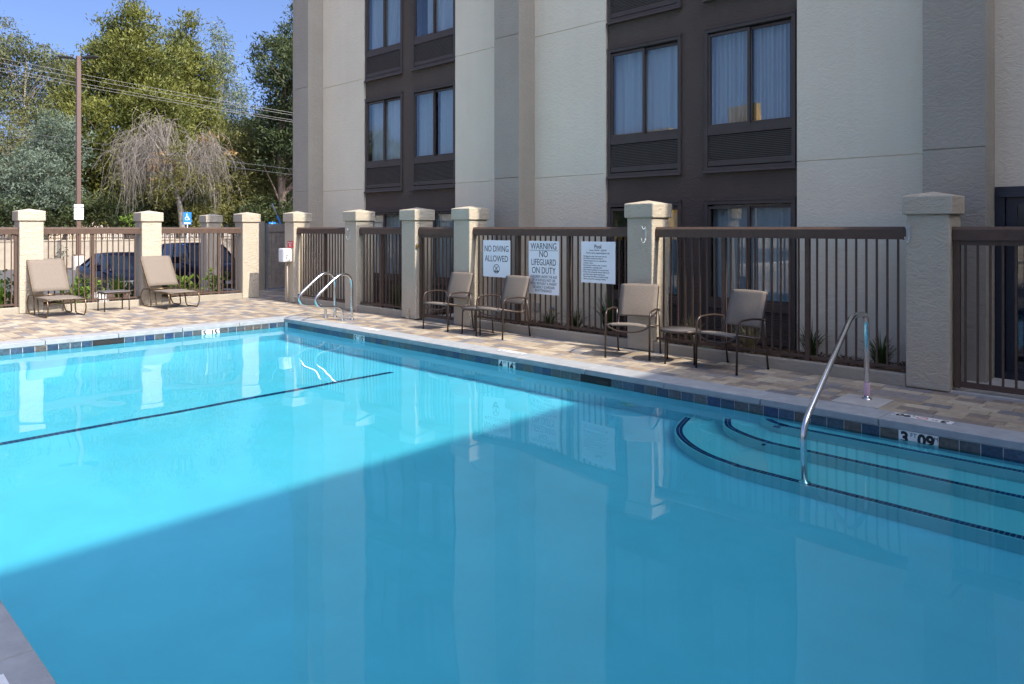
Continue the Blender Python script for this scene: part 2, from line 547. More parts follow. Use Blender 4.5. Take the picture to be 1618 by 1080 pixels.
# ------------------------------------------------------------------ layout (metres; X along the far pool end, Y along the long side)
PX0, PX1, PY0, PY1 = 0.79, 6.86, 0.20, 12.58      # pool opening at the coping's inner edge
COPE = 0.36
WATER = -0.14
FENCE_X, FENCE_Y = 8.46, 16.90                    # deck-side faces of the two pillar rows
WALL_X = 9.60                                     # hotel wall
LOT_Z = -0.55                                     # car park lies lower than the deck
FX, FY = math.sin(math.atan(1207 / 1189)), math.cos(math.atan(1207 / 1189))

def in_view(x, y, z=0.0):
    d = x * FX + y * FY
    if d < 0.3:
        return None
    t = 1189 * (x * FY - y * FX) / d + 809
    v = 360 - 1189 * (z - EYE) / d
    return (t, v, d) if -10 < t < 1628 and -10 < v < 1090 else None

# ---- ground sheet with an opening where the pool shell goes down
def ring(name, X, Y, z, mat, kind='structure', parent=None, hole=(1, 2, 1, 2)):
    vs = [(x, y, z) for y in Y for x in X]
    nx = len(X)
    fs = []
    for j in range(len(Y) - 1):
        for i in range(nx - 1):
            if hole and hole[0] <= i < hole[1] and hole[2] <= j < hole[3]:
                continue
            fs.append((j * nx + i, j * nx + i + 1, (j + 1) * nx + i + 1, (j + 1) * nx + i))
    o = MB().add(vs, fs).build(name, mat, parent)
    tag(o, kind=kind)
    return o

ring('ground', [-1500, -3, 8.2, 1500], [-1500, -3.5, 16.0, 1500], LOT_Z - 0.02, 'ground_dirt')
ring('parking_lot', [-60, 60], [21.2, 47.0], LOT_Z, 'asphalt', hole=None)

# deck slab: bed the pavers lie on
def slab():
    mb = MB()
    X = [-9.0, PX0 - 0.05, PX1 + 0.06, 9.58]; Y = [-12.9, PY0 - 0.05, PY1 + 0.06, 17.25]
    n = 4
    top = [(x, y, -0.020) for y in Y for x in X]
    bot = [(x, y, -0.70) for y in Y for x in X]
    fs = []
    for j in range(3):
        for i in range(3):
            if i == 1 and j == 1:
                continue
            a = j * n + i
            fs.append((a, a + 1, a + n + 1, a + n))
    def side(a, b):
        fs.append((a, b, b + 16, a + 16))
    for i in range(3):
        side(i, i + 1); side(12 + i, 13 + i); side(i * 4, i * 4 + 4); side(i * 4 + 3, i * 4 + 7)
    for a, b in ((5, 6), (6, 10), (10, 9), (9, 5)):
        side(a, b)
    mb.add(top + bot, fs)
    return tag(mb.build('pool_deck', 'grout'), 'mixed tan and grey concrete paver deck round the pool', kind='structure')
deck = slab()

def paver_shape(mb, x0, x1, y0, y1, zt, zb=-0.019, c=0.004):
    vs = [(x0, y0, zb), (x1, y0, zb), (x1, y1, zb), (x0, y1, zb),
          (x0, y0, zt - c), (x1, y0, zt - c), (x1, y1, zt - c), (x0, y1, zt - c),
          (x0 + c, y0 + c, zt), (x1 - c, y0 + c, zt), (x1 - c, y1 - c, zt), (x0 + c, y1 - c, zt)]
    fs = [(0, 1, 5, 4), (1, 2, 6, 5), (2, 3, 7, 6), (3, 0, 4, 7), (4, 5, 9, 8), (5, 6, 10, 9), (6, 7, 11, 10), (7, 4, 8, 11), (8, 9, 10, 11)]
    mb.add(vs, fs)

def lay_pavers():
    ROW, G = 0.153, 0.0035
    lens = (0.153, 0.2295, 0.306)
    ox0, ox1, oy0, oy1 = PX0 - COPE, PX1 + COPE, PY0 - COPE, PY1 + COPE
    cand = []
    r = random.Random(11)
    x = ox1
    rows = []
    k = 0
    while x + ROW < FENCE_X + 0.16:
        rows.append((x, min(x + ROW, FENCE_X - 0.004))); x += ROW
    x = ox1
    while x - ROW > -6.0:
        rows.append((x - ROW, x)); x -= ROW
    for (x0, x1) in rows:
        if x1 - x0 < 0.05:
            continue
        y = -4.1 + r.random() * 0.3
        while y < FENCE_Y - 0.02:
            ln = r.choice(lens)
            y0, y1 = y, min(y + ln, FENCE_Y - 0.005)
            y += ln
            if y1 - y0 < 0.06:
                continue
            if x1 > ox0 + 0.01 and x0 < ox1 - 0.01:      # trim at the coping
                if y0 < oy1 and y1 > oy0:
                    if y0 < oy0 - 0.06:
                        y1 = oy0 - 0.002
                    elif y1 > oy1 + 0.06:
                        y0 = oy1 + 0.002
                    else:
                        continue
                xx0, xx1 = x0, x1
            else:
                xx0, xx1 = x0, x1
            v = in_view((xx0 + xx1) / 2, (y0 + y1) / 2)
            size = 0.0
            if v:
                size = (y1 - y0) * (xx1 - xx0) / v[2] ** 3
            cand.append((size, xx0 + G / 2, xx1 - G / 2, y0 + G / 2, y1 - G / 2, -r.random() * 0.0022))
    x = FENCE_X + 0.01                                # passage behind the phone pillar
    while x < 11.0:
        y = 15.53 + r.random() * 0.1
        while y < 18.7:
            ln = r.choice(lens)
            if not (x > 9.0 and y < 16.6):
                cand.append((0.0, x + G / 2, x + ROW - G / 2, y + G / 2, y + ln - G / 2, -0.002 - r.random() * 0.0022))
            y += ln
        x += ROW
    cand.sort(key=lambda c: -c[0])
    cache = {}
    for (s_, x0, x1, y0, y1, dz) in cand[:300]:
        key = (round(x1 - x0, 3), round(y1 - y0, 3))
        if key not in cache:
            mb = MB(); paver_shape(mb, -key[0] / 2, key[0] / 2, -key[1] / 2, key[1] / 2, 0.0)
            me = mb.mesh('paver'); me.materials.append(MATS['paver']); cache[key] = me
        link('paver', cache[key], None, deck, ((x0 + x1) / 2, (y0 + y1) / 2, dz))
    mb = MB()
    for (s_, x0, x1, y0, y1, dz) in cand[300:]:
        paver_shape(mb, x0, x1, y0, y1, dz)
    me = mb.mesh('pavers_beyond')
    tag(link('pavers_beyond', me, 'paver_many', deck), kind='stuff')
lay_pavers()

# ---- pool
def floor_z(y):
    a = (min(max(y, 4.4), 11.4) - 4.4) / 7.0
    return -1.06 - 0.58 * a

pool = thing('swimming_pool', None, None)
tag(pool, 'rectangular swimming pool with white plaster shell and grey coping', kind='structure')
TP = 0.152
SH = 0.02                                            # tile bed set back under the coping
def pool_shell():
    x0, x1, y0, y1 = PX0 - SH, PX1 + SH, PY0 - SH, PY1 + SH
    ys = [y0, 2.2, 4.0, 4.4, 4.8, 6.2, 7.6, 9.0, 10.2, 11.2, 11.5, 11.9, y1]
    mb = MB()
    n = len(ys)
    vs = []
    for y in ys:
        vs += [(x0, y, -0.062), (x0, y, floor_z(y)), (x1, y, floor_z(y)), (x1, y, -0.062)]
    fs = []
    for i in range(n - 1):
        a, b = i * 4, i * 4 + 4
        fs += [(a, a + 1, b + 1, b), (a + 1, a + 2, b + 2, b + 1), (a + 2, a + 3, b + 3, b + 2)]
    fs += [(0, 1, 2, 3), tuple((n - 1) * 4 + k for k in (0, 1, 2, 3))]
    mb.add(vs, fs)
    o = mb.build('shell', 'plaster', pool)
    return o
pool_shell()

# coping stones
def coping():
    def stone(x0, x1, y0, y1):
        mb = MB()
        g = 0.004
        mb.bevel_box(x0 + g, x1 - g, y0 + g, y1 - g, -0.062, 0.004 + rng.uniform(-0.0015, 0.0015), 0.007, 2)
        mb.build('coping_stone', 'coping_stone', pool)
    xo0, xo1, yo0, yo1 = PX0 - COPE, PX1 + COPE, PY0 - COPE, PY1 + COPE
    js = [2.313 + 1.086 * k for k in range(-1, 9)]
    e = [PY0] + js + [PY1]
    for a, b in zip(e, e[1:]):
        stone(PX1, xo1, a, b)
        stone(xo0, PX0, a + 0.0, b)
    e = [PX0] + [1.05 + 0.99 * k for k in range(0, 6)] + [PX1]
    e = [PX0, 2.05, 3.05, 4.05, 5.03, 6.01, PX1]
    for a, b in zip(e, e[1:]):
        stone(a, b, PY1, yo1)
        stone(a, b, yo0, PY0)
    for (a, b) in ((xo0, PX0), (PX1, xo1)):
        stone(a, b, PY1, yo1); stone(a, b, yo0, PY0)
coping()
# mortar under the stones
mb = MB()
for (x0, x1, y0, y1) in ((PX1 + 0.03, PX1 + COPE - 0.002, PY0 - COPE, PY1 + COPE), (PX0 - COPE + 0.002, PX0 - 0.03, PY0 - COPE, PY1 + COPE)):
    mb.box(x0, x1, y0, y1, -0.019, -0.004)
mb.box(PX0 - 0.03, PX1 + 0.03, PY1 + 0.03, PY1 + COPE - 0.002, -0.019, -0.004)
tag(mb.build('mortar_bed', 'grout', pool), kind='stuff')

# waterline tiles
def tiles():
    zt, zb = -0.066, -0.215
    g = 0.0065
    t = MB().bevel_box(-0.004, 0.004, g / 2, TP - g / 2, zb, zt, 0.0012, 1)
    meR = t.mesh('waterline_tile'); meR.materials.append(MATS['waterline_tile'])
    t = MB().bevel_box(g / 2, TP - g / 2, -0.004, 0.004, zb, zt, 0.0012, 1)
    meF = t.mesh('waterline_tile'); meF.materials.append(MATS['waterline_tile'])
    bed = MB()
    bed.box(PX1 + SH - 0.0055, PX1 + SH - 0.001, PY0, 5.19, -0.218, -0.0625)
    bed.box(PX1 + SH - 0.0055, PX1 + SH - 0.001, 5.646, PY1, -0.218, -0.0625)
    bed.box(PX0, 3.68, PY1 + SH - 0.0055, PY1 + SH - 0.001, -0.218, -0.0625)
    bed.box(4.136, PX1, PY1 + SH - 0.0055, PY1 + SH - 0.001, -0.218, -0.0625)
    bed.build('tile_grout_bed', 'tile_grout', pool)
    # right-hand wall, numbered from the 3 ft marker's edge
    for k in range(-10, 73):
        y = 1.694 + TP * k
        if y < PY0 or y + TP > PY1 + 0.03:
            continue
        if k in (1, 2, 33, 34, 55, 56) or 23 <= k < 26:
            continue
        link('waterline_tile', meR, None, pool, (PX1 + SH - 0.007, y, 0))
    for k in range(0, 40):
        x = 6.872 - TP * (k + 1)
        if x < PX0:
            break
        if k in (8, 9) or 18 <= k < 21:
            continue
        link('waterline_tile', meF, None, pool, (x, PY1 + SH - 0.007, 0))
    mb = MB()
    y = PY0
    while y + TP < PY1:
        mb.box(PX0 - SH, PX0 - SH + 0.009, y + g / 2, y + TP - g / 2, zb, zt); y += TP
    x = PX0
    while x + TP < PX1:
        mb.box(x + g / 2, x + TP - g / 2, PY0 - SH, PY0 - SH + 0.009, zb, zt); x += TP
    m2 = mb.build('waterline_tiles_near', 'stripe_tile', pool)
    tag(m2, kind='stuff')
    # depth marker tiles
    def marker(name, a, b, wall, words, size):
        if wall == 'right':
            o = MB().bevel_box(PX1 + SH - 0.012, PX1 + SH - 0.003, a + 0.002, b - 0.002, zb, zt, 0.0012, 1).build(name, 'white_tile', pool)
            org, rt = (PX1 + SH - 0.0128, (a + b) / 2, -0.127), (0, -1, 0)
        else:
            o = MB().bevel_box(a + 0.002, b - 0.002, PY1 + SH - 0.012, PY1 + SH - 0.003, zb, zt, 0.0012, 1).build(name, 'white_tile', pool)
            org, rt = ((a + b) / 2, PY1 + SH - 0.0128, -0.127), (1, 0, 0)
        o['label'] = 'white depth marker tile reading ' + ' '.join(w[0] for w in words)
        for (w, dx, dz, s, bold) in words:
            M = face_matrix(Vector(org) + Vector(rt) * dx + Vector((0, 0, dz)), rt, (0, 0, 1))
            lettering(w, s, 'ink', o, M, 0.95, 'CENTER', bold)
        return o
    y = 1.694 + TP
    marker('depth_marker', y, y + 2 * TP, 'right', [('3', -0.105, 0, 0.135, 0.006), ('FT', -0.035, 0.032, 0.05, 0), ('09', 0.060, 0, 0.135, 0.006), ('M', 0.136, 0.032, 0.045, 0)], 1)
    y = 1.694 + TP * 33
    marker('depth_marker', y, y + 2 * TP, 'right', [('4', -0.105, 0, 0.125, 0.005), ('FT', -0.035, 0.032, 0.05, 0), ('14', 0.060, 0, 0.125, 0.005), ('M', 0.136, 0.032, 0.045, 0)], 1)
    y = 1.694 + TP * 55
    marker('depth_marker', y, y + 2 * TP, 'right', [('5', -0.105, 0, 0.125, 0.005), ('FT', -0.035, 0.032, 0.05, 0), ('15', 0.060, 0, 0.125, 0.005), ('M', 0.136, 0.032, 0.045, 0)], 1)
    x = 6.872 - TP * 10
    marker('depth_marker', x, x + 2 * TP, 'far', [('5', -0.105, 0, 0.125, 0.005), ('FT', -0.035, 0.032, 0.05, 0), ('15', 0.060, 0, 0.125, 0.005), ('M', 0.136, 0.032, 0.045, 0)], 1)
    # skimmer mouths
    mb = MB().box(PX1 + SH - 0.003, PX1 + SH - 0.001, 5.192, 5.644, -0.215, -0.0625)
    o = mb.build('skimmer_mouth', 'dark_inside', pool)
    MB().bevel_box(PX1 + SH - 0.012, PX1 + SH - 0.005, 5.23, 5.40, -0.16, -0.10, 0.002, 1).build('weir_flap', 'car_trim', o)
    mb = MB().box(3.682, 4.134, PY1 + SH - 0.003, PY1 + SH - 0.001, -0.215, -0.0625)
    o = mb.build('skimmer_mouth', 'dark_inside', pool)
    MB().bevel_box(3.72, 3.95, PY1 + SH - 0.012, PY1 + SH - 0.005, -0.16, -0.10, 0.002, 1).build('weir_flap', 'car_trim', o)
tiles()

# coping depth plates (worn paint on the stones)
def plate(x0, x1, y0, y1, words, worn, reads):
    o = MB().box(x0, x1, y0, y1, 0.0062, 0.0085).build('coping_depth_plate', 'worn_white' if worn else 'white_tile', pool)
    cx_, cy_ = (x0 + x1) / 2, (y0 + y1) / 2
    rt = Vector(reads[0]); up = Vector(reads[1])
    for (w, d, s, m_, b_) in words:
        M = face_matrix(Vector((cx_, cy_, 0.0092)) + rt * d, rt, up)
        lettering(w, s, m_, o, M, 1.0, 'CENTER', b_)
    return o
RD = ((0, 1, 0), (-1, 0, 0))                        # read from the deck side, facing the water
plate(7.06, 7.17, 1.80, 2.27, [('3', -0.17, 0.12, 'ink', 0.005), ('FT', -0.095, 0.05, 'ink', 0), ('.90', 0.135, 0.12, 'ink', 0.005), ('M', 0.215, 0.045, 'ink', 0)], False, RD)
dp = pool.children[-1]
ringm = MB()
for k in range(28):
    a, b = 2 * math.pi * k / 28, 2 * math.pi * (k + 1) / 28
    q = [(7.115 + r_ * math.cos(t), 2.035 + r_ * math.sin(t), 0.0092) for r_, t in ((0.046, a), (0.046, b), (0.036, b), (0.036, a))]
    ringm.add(q, [(0, 1, 2, 3)])
ringm.add([(7.147, 2.000, 0.0094), (7.152, 2.006, 0.0094), (7.083, 2.070, 0.0094), (7.078, 2.064, 0.0094)], [(0, 1, 2, 3)])
bpy.context.view_layer.update()
pl = [o for o in pool.children if o.name.startswith('coping_depth_plate')][0]
ringm.build('no_diving_ring', 'red_ink', pl)
plate(7.06, 7.17, 6.78, 7.25, [('4', -0.17, 0.10, 'ink', 0), ('1.4', 0.14, 0.10, 'ink', 0)], True, RD)
plate(7.06, 7.17, 10.02, 10.49, [('5', -0.17, 0.10, 'ink', 0), ('1.5', 0.14, 0.10, 'ink', 0)], True, RD)
plate(0.50, 0.66, 2.75, 3.28, [('3', -0.18, 0.12, 'ink', 0.005), ('.90', 0.15, 0.12, 'ink', 0.005)], False, ((0, -1, 0), (1, 0, 0)))

# steps with rounded ends along the right wall
def steps():
    yn = PY0 - SH
    xw = PX1 + SH
    lines = [(-0.30, [(6.70, yn), (6.70, 2.9), (6.715, 3.10), (6.77, 3.26), (xw, 3.40)]),
             (-0.56, [(6.33, yn), (6.33, 2.8), (6.345, 3.10), (6.42, 3.36), (6.58, 3.62), (xw, 3.80)]),
             (-0.82, [(5.80, yn), (5.80, 2.8), (5.82, 3.15), (5.91, 3.48), (6.12, 3.82), (6.42, 4.07), (xw, 4.24)])]
    st = MB()
    for (z, ln) in lines:
        pts = curve([(a, b, 0) for a, b in ln], 8)
        poly = [(p.x, min(p.x and p.y, 99)) for p in pts] + [(xw, yn)]
        o = MB()
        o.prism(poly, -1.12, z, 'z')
        ob = o.build('step', 'plaster_shallow', pool)
        # two rows of small dark blue tiles set in the edge of the tread
        dist, acc = 0.0, [0.0]
        for a, b in zip(pts, pts[1:]):
            dist += (b - a).length; acc.append(dist)
        def at(d):
            for i in range(len(acc) - 1):
                if d <= acc[i + 1]:
                    t = (d - acc[i]) / max(acc[i + 1] - acc[i], 1e-6)
                    p = pts[i].lerp(pts[i + 1], t); w = (pts[i + 1] - pts[i]).normalized()
                    return p, w
            return pts[-1], (pts[-1] - pts[-2]).normalized()
        d = 0.01
        while d + 0.032 < dist - 0.035:
            p, w = at(d + 0.0125)
            nrm = Vector((w.y, -w.x, 0))
            for row in (0, 1):
                c = p + nrm * (0.030 + 0.033 * row)
                h = 0.0148
                q = [c + w * (a * h) + nrm * (b * h) for a, b in ((-1, -1), (1, -1), (1, 1), (-1, 1))]
                st.add([(v.x, v.y, z - 0.002) for v in q] + [(v.x, v.y, z + 0.003) for v in q],
                       [(4, 5, 6, 7), (0, 1, 5, 4), (1, 2, 6, 5), (2, 3, 7, 6), (3, 0, 4, 7)])
            d += 0.033
    o = st.build('step_edge_tiles', 'stripe_tile', pool)
    tag(o, kind='stuff')
    # line of tiles across the floor where it gets deeper
    ln = MB()
    x = 0.95
    while x < 6.42:
        for row in (0, 1):
            y = 8.70 + 0.052 * row
            z = floor_z(y)
            ln.box(x + 0.002, x + 0.048, y + 0.002, y + 0.048, z - 0.01, z + 0.004)
        x += 0.05
    tag(ln.build('floor_line_tiles', 'stripe_tile', pool), kind='stuff')
    # round return fittings in the wall
    for (y, z, r) in ((6.63, -0.70, 0.075), (5.84, -0.75, 0.075), (4.97, -0.83, 0.10)):
        f = MB()
        prof = [(0.0, 0.004), (r * 0.45, 0.006), (r * 0.5, 0.022), (r * 0.85, 0.022), (r, 0.012), (r, 0.0)]
        f.lathe(prof, 28)
        me = f.mesh('return_fitting')
        me.transform(Matrix.Translation((PX1 + SH, y, z)) @ Matrix.Rotation(R(-90), 4, 'Y'))
        link('return_fitting', me, 'white_tile', pool)
steps()

# ---- the water: one closed body, calm surface with the faintest swell
def water_body():
    x0, x1, y0, y1 = PX0 - SH - 0.015, PX1 + SH + 0.015, PY0 - SH - 0.015, PY1 + SH + 0.015
    nx, ny = 130, 260
    xs = np.linspace(x0, x1, nx); ys = np.linspace(y0, y1, ny)
    X, Y = np.meshgrid(xs, ys)
    Z = np.full_like(X, WATER)
    rs = np.random.RandomState(5)
    for k in range(26):
        lam = 0.35 + 1.6 * rs.rand()
        a = rs.rand() * 2 * math.pi
        ph = rs.rand() * 6.28
        slope = 0.0011 * (0.4 + rs.rand())
        Z += slope * lam / (2 * math.pi) * np.sin(2 * math.pi / lam * (X * math.cos(a) + Y * math.sin(a)) + ph)
    vs = np.stack([X.ravel(), Y.ravel(), Z.ravel()], 1)
    idx = np.arange(nx * ny).reshape(ny, nx)
    q = np.stack([idx[:-1, :-1], idx[:-1, 1:], idx[1:, 1:], idx[1:, :-1]], -1).reshape(-1, 4)
    vs = [tuple(v) for v in vs]
    fs = [tuple(f) for f in q]
    top_n = len(fs)
    rim = list(idx[0, :]) + list(idx[1:, -1]) + list(idx[-1, ::-1][1:]) + list(idx[::-1, 0][1:-1])
    o = len(vs)
    vs += [(vs[i][0], vs[i][1], -1.95) for i in rim]
    m = len(rim)
    fs += [(rim[i], o + i, o + (i + 1) % m, rim[(i + 1) % m]) for i in range(m)]
    fs.append(tuple(o + i for i in range(m)))
    me = bpy.data.meshes.new('pool_water')
    me.from_pydata(vs, [], fs)
    sm = [True] * top_n + [False] * (len(fs) - top_n)
    me.polygons.foreach_set('use_smooth', sm)
    # keep the rim of the top sharp so the surface stays level there
    me.update()
    bm = bmesh.new(); bm.from_mesh(me)
    bmesh.ops.recalc_face_normals(bm, faces=bm.faces)
    top = set(range(top_n))
    bm.faces.ensure_lookup_table()
    for e in bm.edges:
        if len(e.link_faces) == 2 and ((e.link_faces[0].index in top) != (e.link_faces[1].index in top)):
            e.smooth = False
    bm.to_mesh(me); bm.free()
    ob = link('water', me, 'pool_water')
    tag(ob, 'calm clear blue water filling the pool', kind='structure')
    ob.cycles.is_caustics_caster = True
    return ob
water = water_body()
for o in pool.children_recursive:
    if o.type == 'MESH':
        o.cycles.is_caustics_receiver = True

# ------------------------------------------------------------------ hotel
STOREY, BASE_Z = 2.45, 0.065                         # joints at 2.515, 4.965, ...
ROOF_Z = 12.0
hotel = thing('hotel_building', 'tall beige stucco hotel with brown window bays behind the pool fence', 'building', (WALL_X, 9.0, 0))
HO = Vector((WALL_X, 9.0, 0))

def hpart(mb, name, mat, parent=None):
    o = mb.build(name, mat, parent or hotel)
    if parent is None:
        o.matrix_parent_inverse = Matrix.Translation(-HO)
    return o

def wall_grid(ys, zs, holes, x_front, depth):
    """Wall in a YZ plane with openings and reveals; outer surface at x_front."""
    mb = MB()
    ny = len(ys)
    vs = [(x_front, y, z) for z in zs for y in ys]
    fs = []
    for j in range(len(zs) - 1):
        for i in range(ny - 1):
            cy, cz = (ys[i] + ys[i + 1]) / 2, (zs[j] + zs[j + 1]) / 2
            if any(a < cy < b and c < cz < d for a, b, c, d in holes):
                continue
            fs.append((j * ny + i, j * ny + i + 1, (j + 1) * ny + i + 1, (j + 1) * ny + i))
    for (a, b, c, d) in holes:
        o = len(vs)
        vs += [(x_front, a, c), (x_front, b, c), (x_front, b, d), (x_front, a, d),
               (x_front + depth, a, c), (x_front + depth, b, c), (x_front + depth, b, d), (x_front + depth, a, d)]
        for k in range(4):
            k2 = (k + 1) % 4
            fs.append((o + k, o + k2, o + 4 + k2, o + 4 + k))
    mb.add(vs, fs)
    return mb

def stucco_strip(name, mat, y0, y1, x_front, x_back, z0=-0.3):
    """One stucco wall strip; V-joints at each floor line split it into lifts that read as scored stucco."""
    lifts = [z0] + [BASE_Z + STOREY * k for k in (1, 2, 3, 4)] + [ROOF_Z]
    mb = MB()
    prof = []
    for i, (a, b) in enumerate(zip(lifts, lifts[1:])):
        lo = a if i == 0 else a + 0.009
        hi = b if i == len(lifts) - 2 else b - 0.009
        prof += [(x_front, lo), (x_front, hi)]
        if i < len(lifts) - 2:
            prof.append((x_front + 0.014, b))
    prof += [(x_back, ROOF_Z), (x_back, z0)]
    mb.prism(prof, y0, y1, 'y')
    return hpart(mb, name, mat)

# pilasters and plain strips between the window bays
PIL = [(15.76, 16.34), (8.90, 9.50), (2.02, 2.63)]
BAYS = [(11.00, 14.08), (4.24, 7.36)]
for (a, b) in PIL:
    stucco_strip('pilaster', 'stucco_taupe', a, b, 9.20, WALL_X + 0.25)
for (a, b) in ((14.08, 15.76), (9.50, 11.00), (7.36, 8.90), (2.63, 4.24)):
    stucco_strip('wall_panel', 'stucco_light', a, b, WALL_X, WALL_X + 0.25)
stucco_strip('wall_panel', 'stucco_light', -12.95, 0.50, WALL_X, WALL_X + 0.25)
mb = MB().box(WALL_X + 0.0, WALL_X + 0.25, 0.50, 2.02, 2.10, ROOF_Z)
hpart(mb, 'wall_panel', 'stucco_light')
# body behind, roof and return walls
hpart(MB().box(WALL_X + 0.80, WALL_X + 13, -12.95, 16.33, -0.6, ROOF_Z - 0.02), 'core', 'dark_inside')
hpart(MB().box(9.22, WALL_X + 13.1, 16.345, 16.50, -0.6, ROOF_Z - 0.01), 'end_wall', 'stucco_taupe')
hpart(MB().box(WALL_X - 0.06, WALL_X + 13, -12.95, 16.6, ROOF_Z, ROOF_Z + 0.18), 'parapet', 'stucco_taupe')
WING_Z = 14.0                                         # taller block at the back; its roof edge shades the near half of the pool
wing = MB().box(-16, WALL_X + 16, -26.0, 4.87 - WING_Z * math.cos(R(SUN_OFF)) / math.tan(R(SUN_ELEV)), -0.6, WING_Z)
hpart(wing, 'rear_wing', 'stucco_light')

# window bays: brown stucco, two windows with louvred vents on each floor
BAY_X = WALL_X + 0.05
win_proto = {}
def slab_frame(y0, y1, z0, z1, x0, x1, w):
    """Rectangular frame ring as one welded prism set."""
    mb = MB()
    o = [(y0, z0), (y1, z0), (y1, z1), (y0, z1)]
    i = [(y0 + w, z0 + w), (y1 - w, z0 + w), (y1 - w, z1 - w), (y0 + w, z1 - w)]
    vs = [(x0, *p) for p in o] + [(x0, *p) for p in i] + [(x1, *p) for p in o] + [(x1, *p) for p in i]
    fs = []
    for k in range(4):
        k2 = (k + 1) % 4
        fs += [(k, k2, 4 + k2, 4 + k), (8 + k, 8 + k2, 12 + k2, 12 + k), (k, k2, 8 + k2, 8 + k), (4 + k, 4 + k2, 12 + k2, 12 + k)]
    return mb.add(vs, fs)

def curtain(y0, y1, z0, z1, x, seed, gap=None):
    r = random.Random(seed)
    mb = MB()
    n = 72
    vs = []
    ph = 0.0
    rows = (z1, z1 - 0.03, (z0 + z1) / 2, z0)
    offs = []
    for i in range(n + 1):
        ph += r.uniform(0.35, 1.15)
        offs.append(0.022 * math.sin(ph) + 0.012 * math.sin(ph * 0.37 + 1))
    for j, z in enumerate(rows):
        for i in range(n + 1):
            y = y0 + (y1 - y0) * i / n
            vs.append((x + offs[i] * (0.8 + 0.15 * j), y, z))
    fs = []
    for j in range(len(rows) - 1):
        for i in range(n):
            a = j * (n + 1) + i
            fs.append((a, a + 1, a + n + 2, a + n + 1))
    return mb.add(vs, fs, True)

def window_unit(y0, y1, zf, seed, ground=False):
    """y0<y1 outer trim edges; zf = floor joint height below the unit."""
    sill, top = zf - 0.03, zf + 1.94
    unit = bpy.data.objects.new('window', None)
    COL.objects.link(unit)
    unit.parent = hotel
    unit.location = Vector((BAY_X, (y0 + y1) / 2, sill)) - HO
    unit['label'] = 'bronze framed sliding window with drawn curtains above a louvred vent'
    ly0, ly1 = -(y1 - y0) / 2, (y1 - y0) / 2
    lz1 = top - sill
    x = 0.0
    # outer trim and the two zones
    t = slab_frame(ly0 - 0.035, ly1 + 0.035, -0.02, lz1 + 0.03, -0.035, 0.06, 0.05)
    t.build('frame', 'frame_brown', unit)
    MB().box(-0.045, 0.06, ly0 - 0.04, ly1 + 0.04, lz1 + 0.031, lz1 + 0.055).build('head_trim', 'frame_brown', unit)
    MB().prism([(-0.075, -0.052), (-0.06, -0.022), (0.05, -0.022), (0.05, -0.052)], ly0 - 0.045, ly1 + 0.045, 'y').build('sill', 'frame_brown', unit)
    gz0, gz1 = 0.115, 0.485                          # vent zone
    MB().box(-0.022, 0.05, ly0 + 0.016, ly1 - 0.016, 0.046, gz0).build('vent_rail', 'frame_brown', unit)
    MB().box(-0.03, 0.06, ly0 + 0.016, ly1 - 0.016, gz1, 0.60).build('transom', 'frame_brown', unit)
    MB().box(0.075, 0.085, ly0 + 0.01, ly1 - 0.01, gz0 - 0.02, gz1 + 0.02).build('vent_back', 'dark_inside', unit)
    # louvres
    n = 15
    key = ('slat', round(ly1 - ly0, 2))
    if key not in win_proto:
        p = (gz1 - gz0) / n
        sl = MB().prism([(-0.014, 0.0), (-0.014, 0.011), (0.040, p * 0.80), (0.040, p * 0.80 - 0.006)], ly0 + 0.017, ly1 - 0.017, 'y')
        me = sl.mesh('louvre'); me.materials.append(MATS['grille_brown']); win_proto[key] = me
    for k in range(n):
        link('louvre', win_proto[key], None, unit, (0, 0, gz0 + (gz1 - gz0) * k / n))
    # glass zone: sliding sash in front of a fixed light
    wz0, wz1 = 0.60, lz1 - 0.046
    mid = (ly0 + ly1) / 2
    f = slab_frame(ly0 + 0.016, mid + 0.025, wz0, wz1, 0.018, 0.05, 0.036).build('sash', 'frame_brown', unit)
    MB().box(0.034, 0.038, ly0 + 0.05, mid - 0.009, wz0 + 0.034, wz1 - 0.034).build('pane', 'pane', unit)
    f2 = slab_frame(mid - 0.020, ly1 - 0.016, wz0, wz1, -0.018, 0.0165, 0.036).build('sash', 'frame_brown', unit)
    MB().box(-0.002, 0.002, mid + 0.014, ly1 - 0.05, wz0 + 0.034, wz1 - 0.034).build('pane', 'pane', unit)
    w_ = ly1 - ly0
    spans = [[(ly0, ly1)], [(ly0, ly1 - 0.22 * w_)], [(ly0 + 0.10 * w_, mid - 0.02), (mid + 0.03, ly1)], [(ly0, ly1)], [(ly0, mid - 0.05 * w_), (mid + 0.12 * w_, ly1)]][seed % 5]
    for (a_, b_) in spans:
        curtain(a_, b_, wz0 - 0.02, wz1 + 0.02, 0.125, seed + int(a_ * 100)).build('curtain', 'curtain', unit)
    return unit

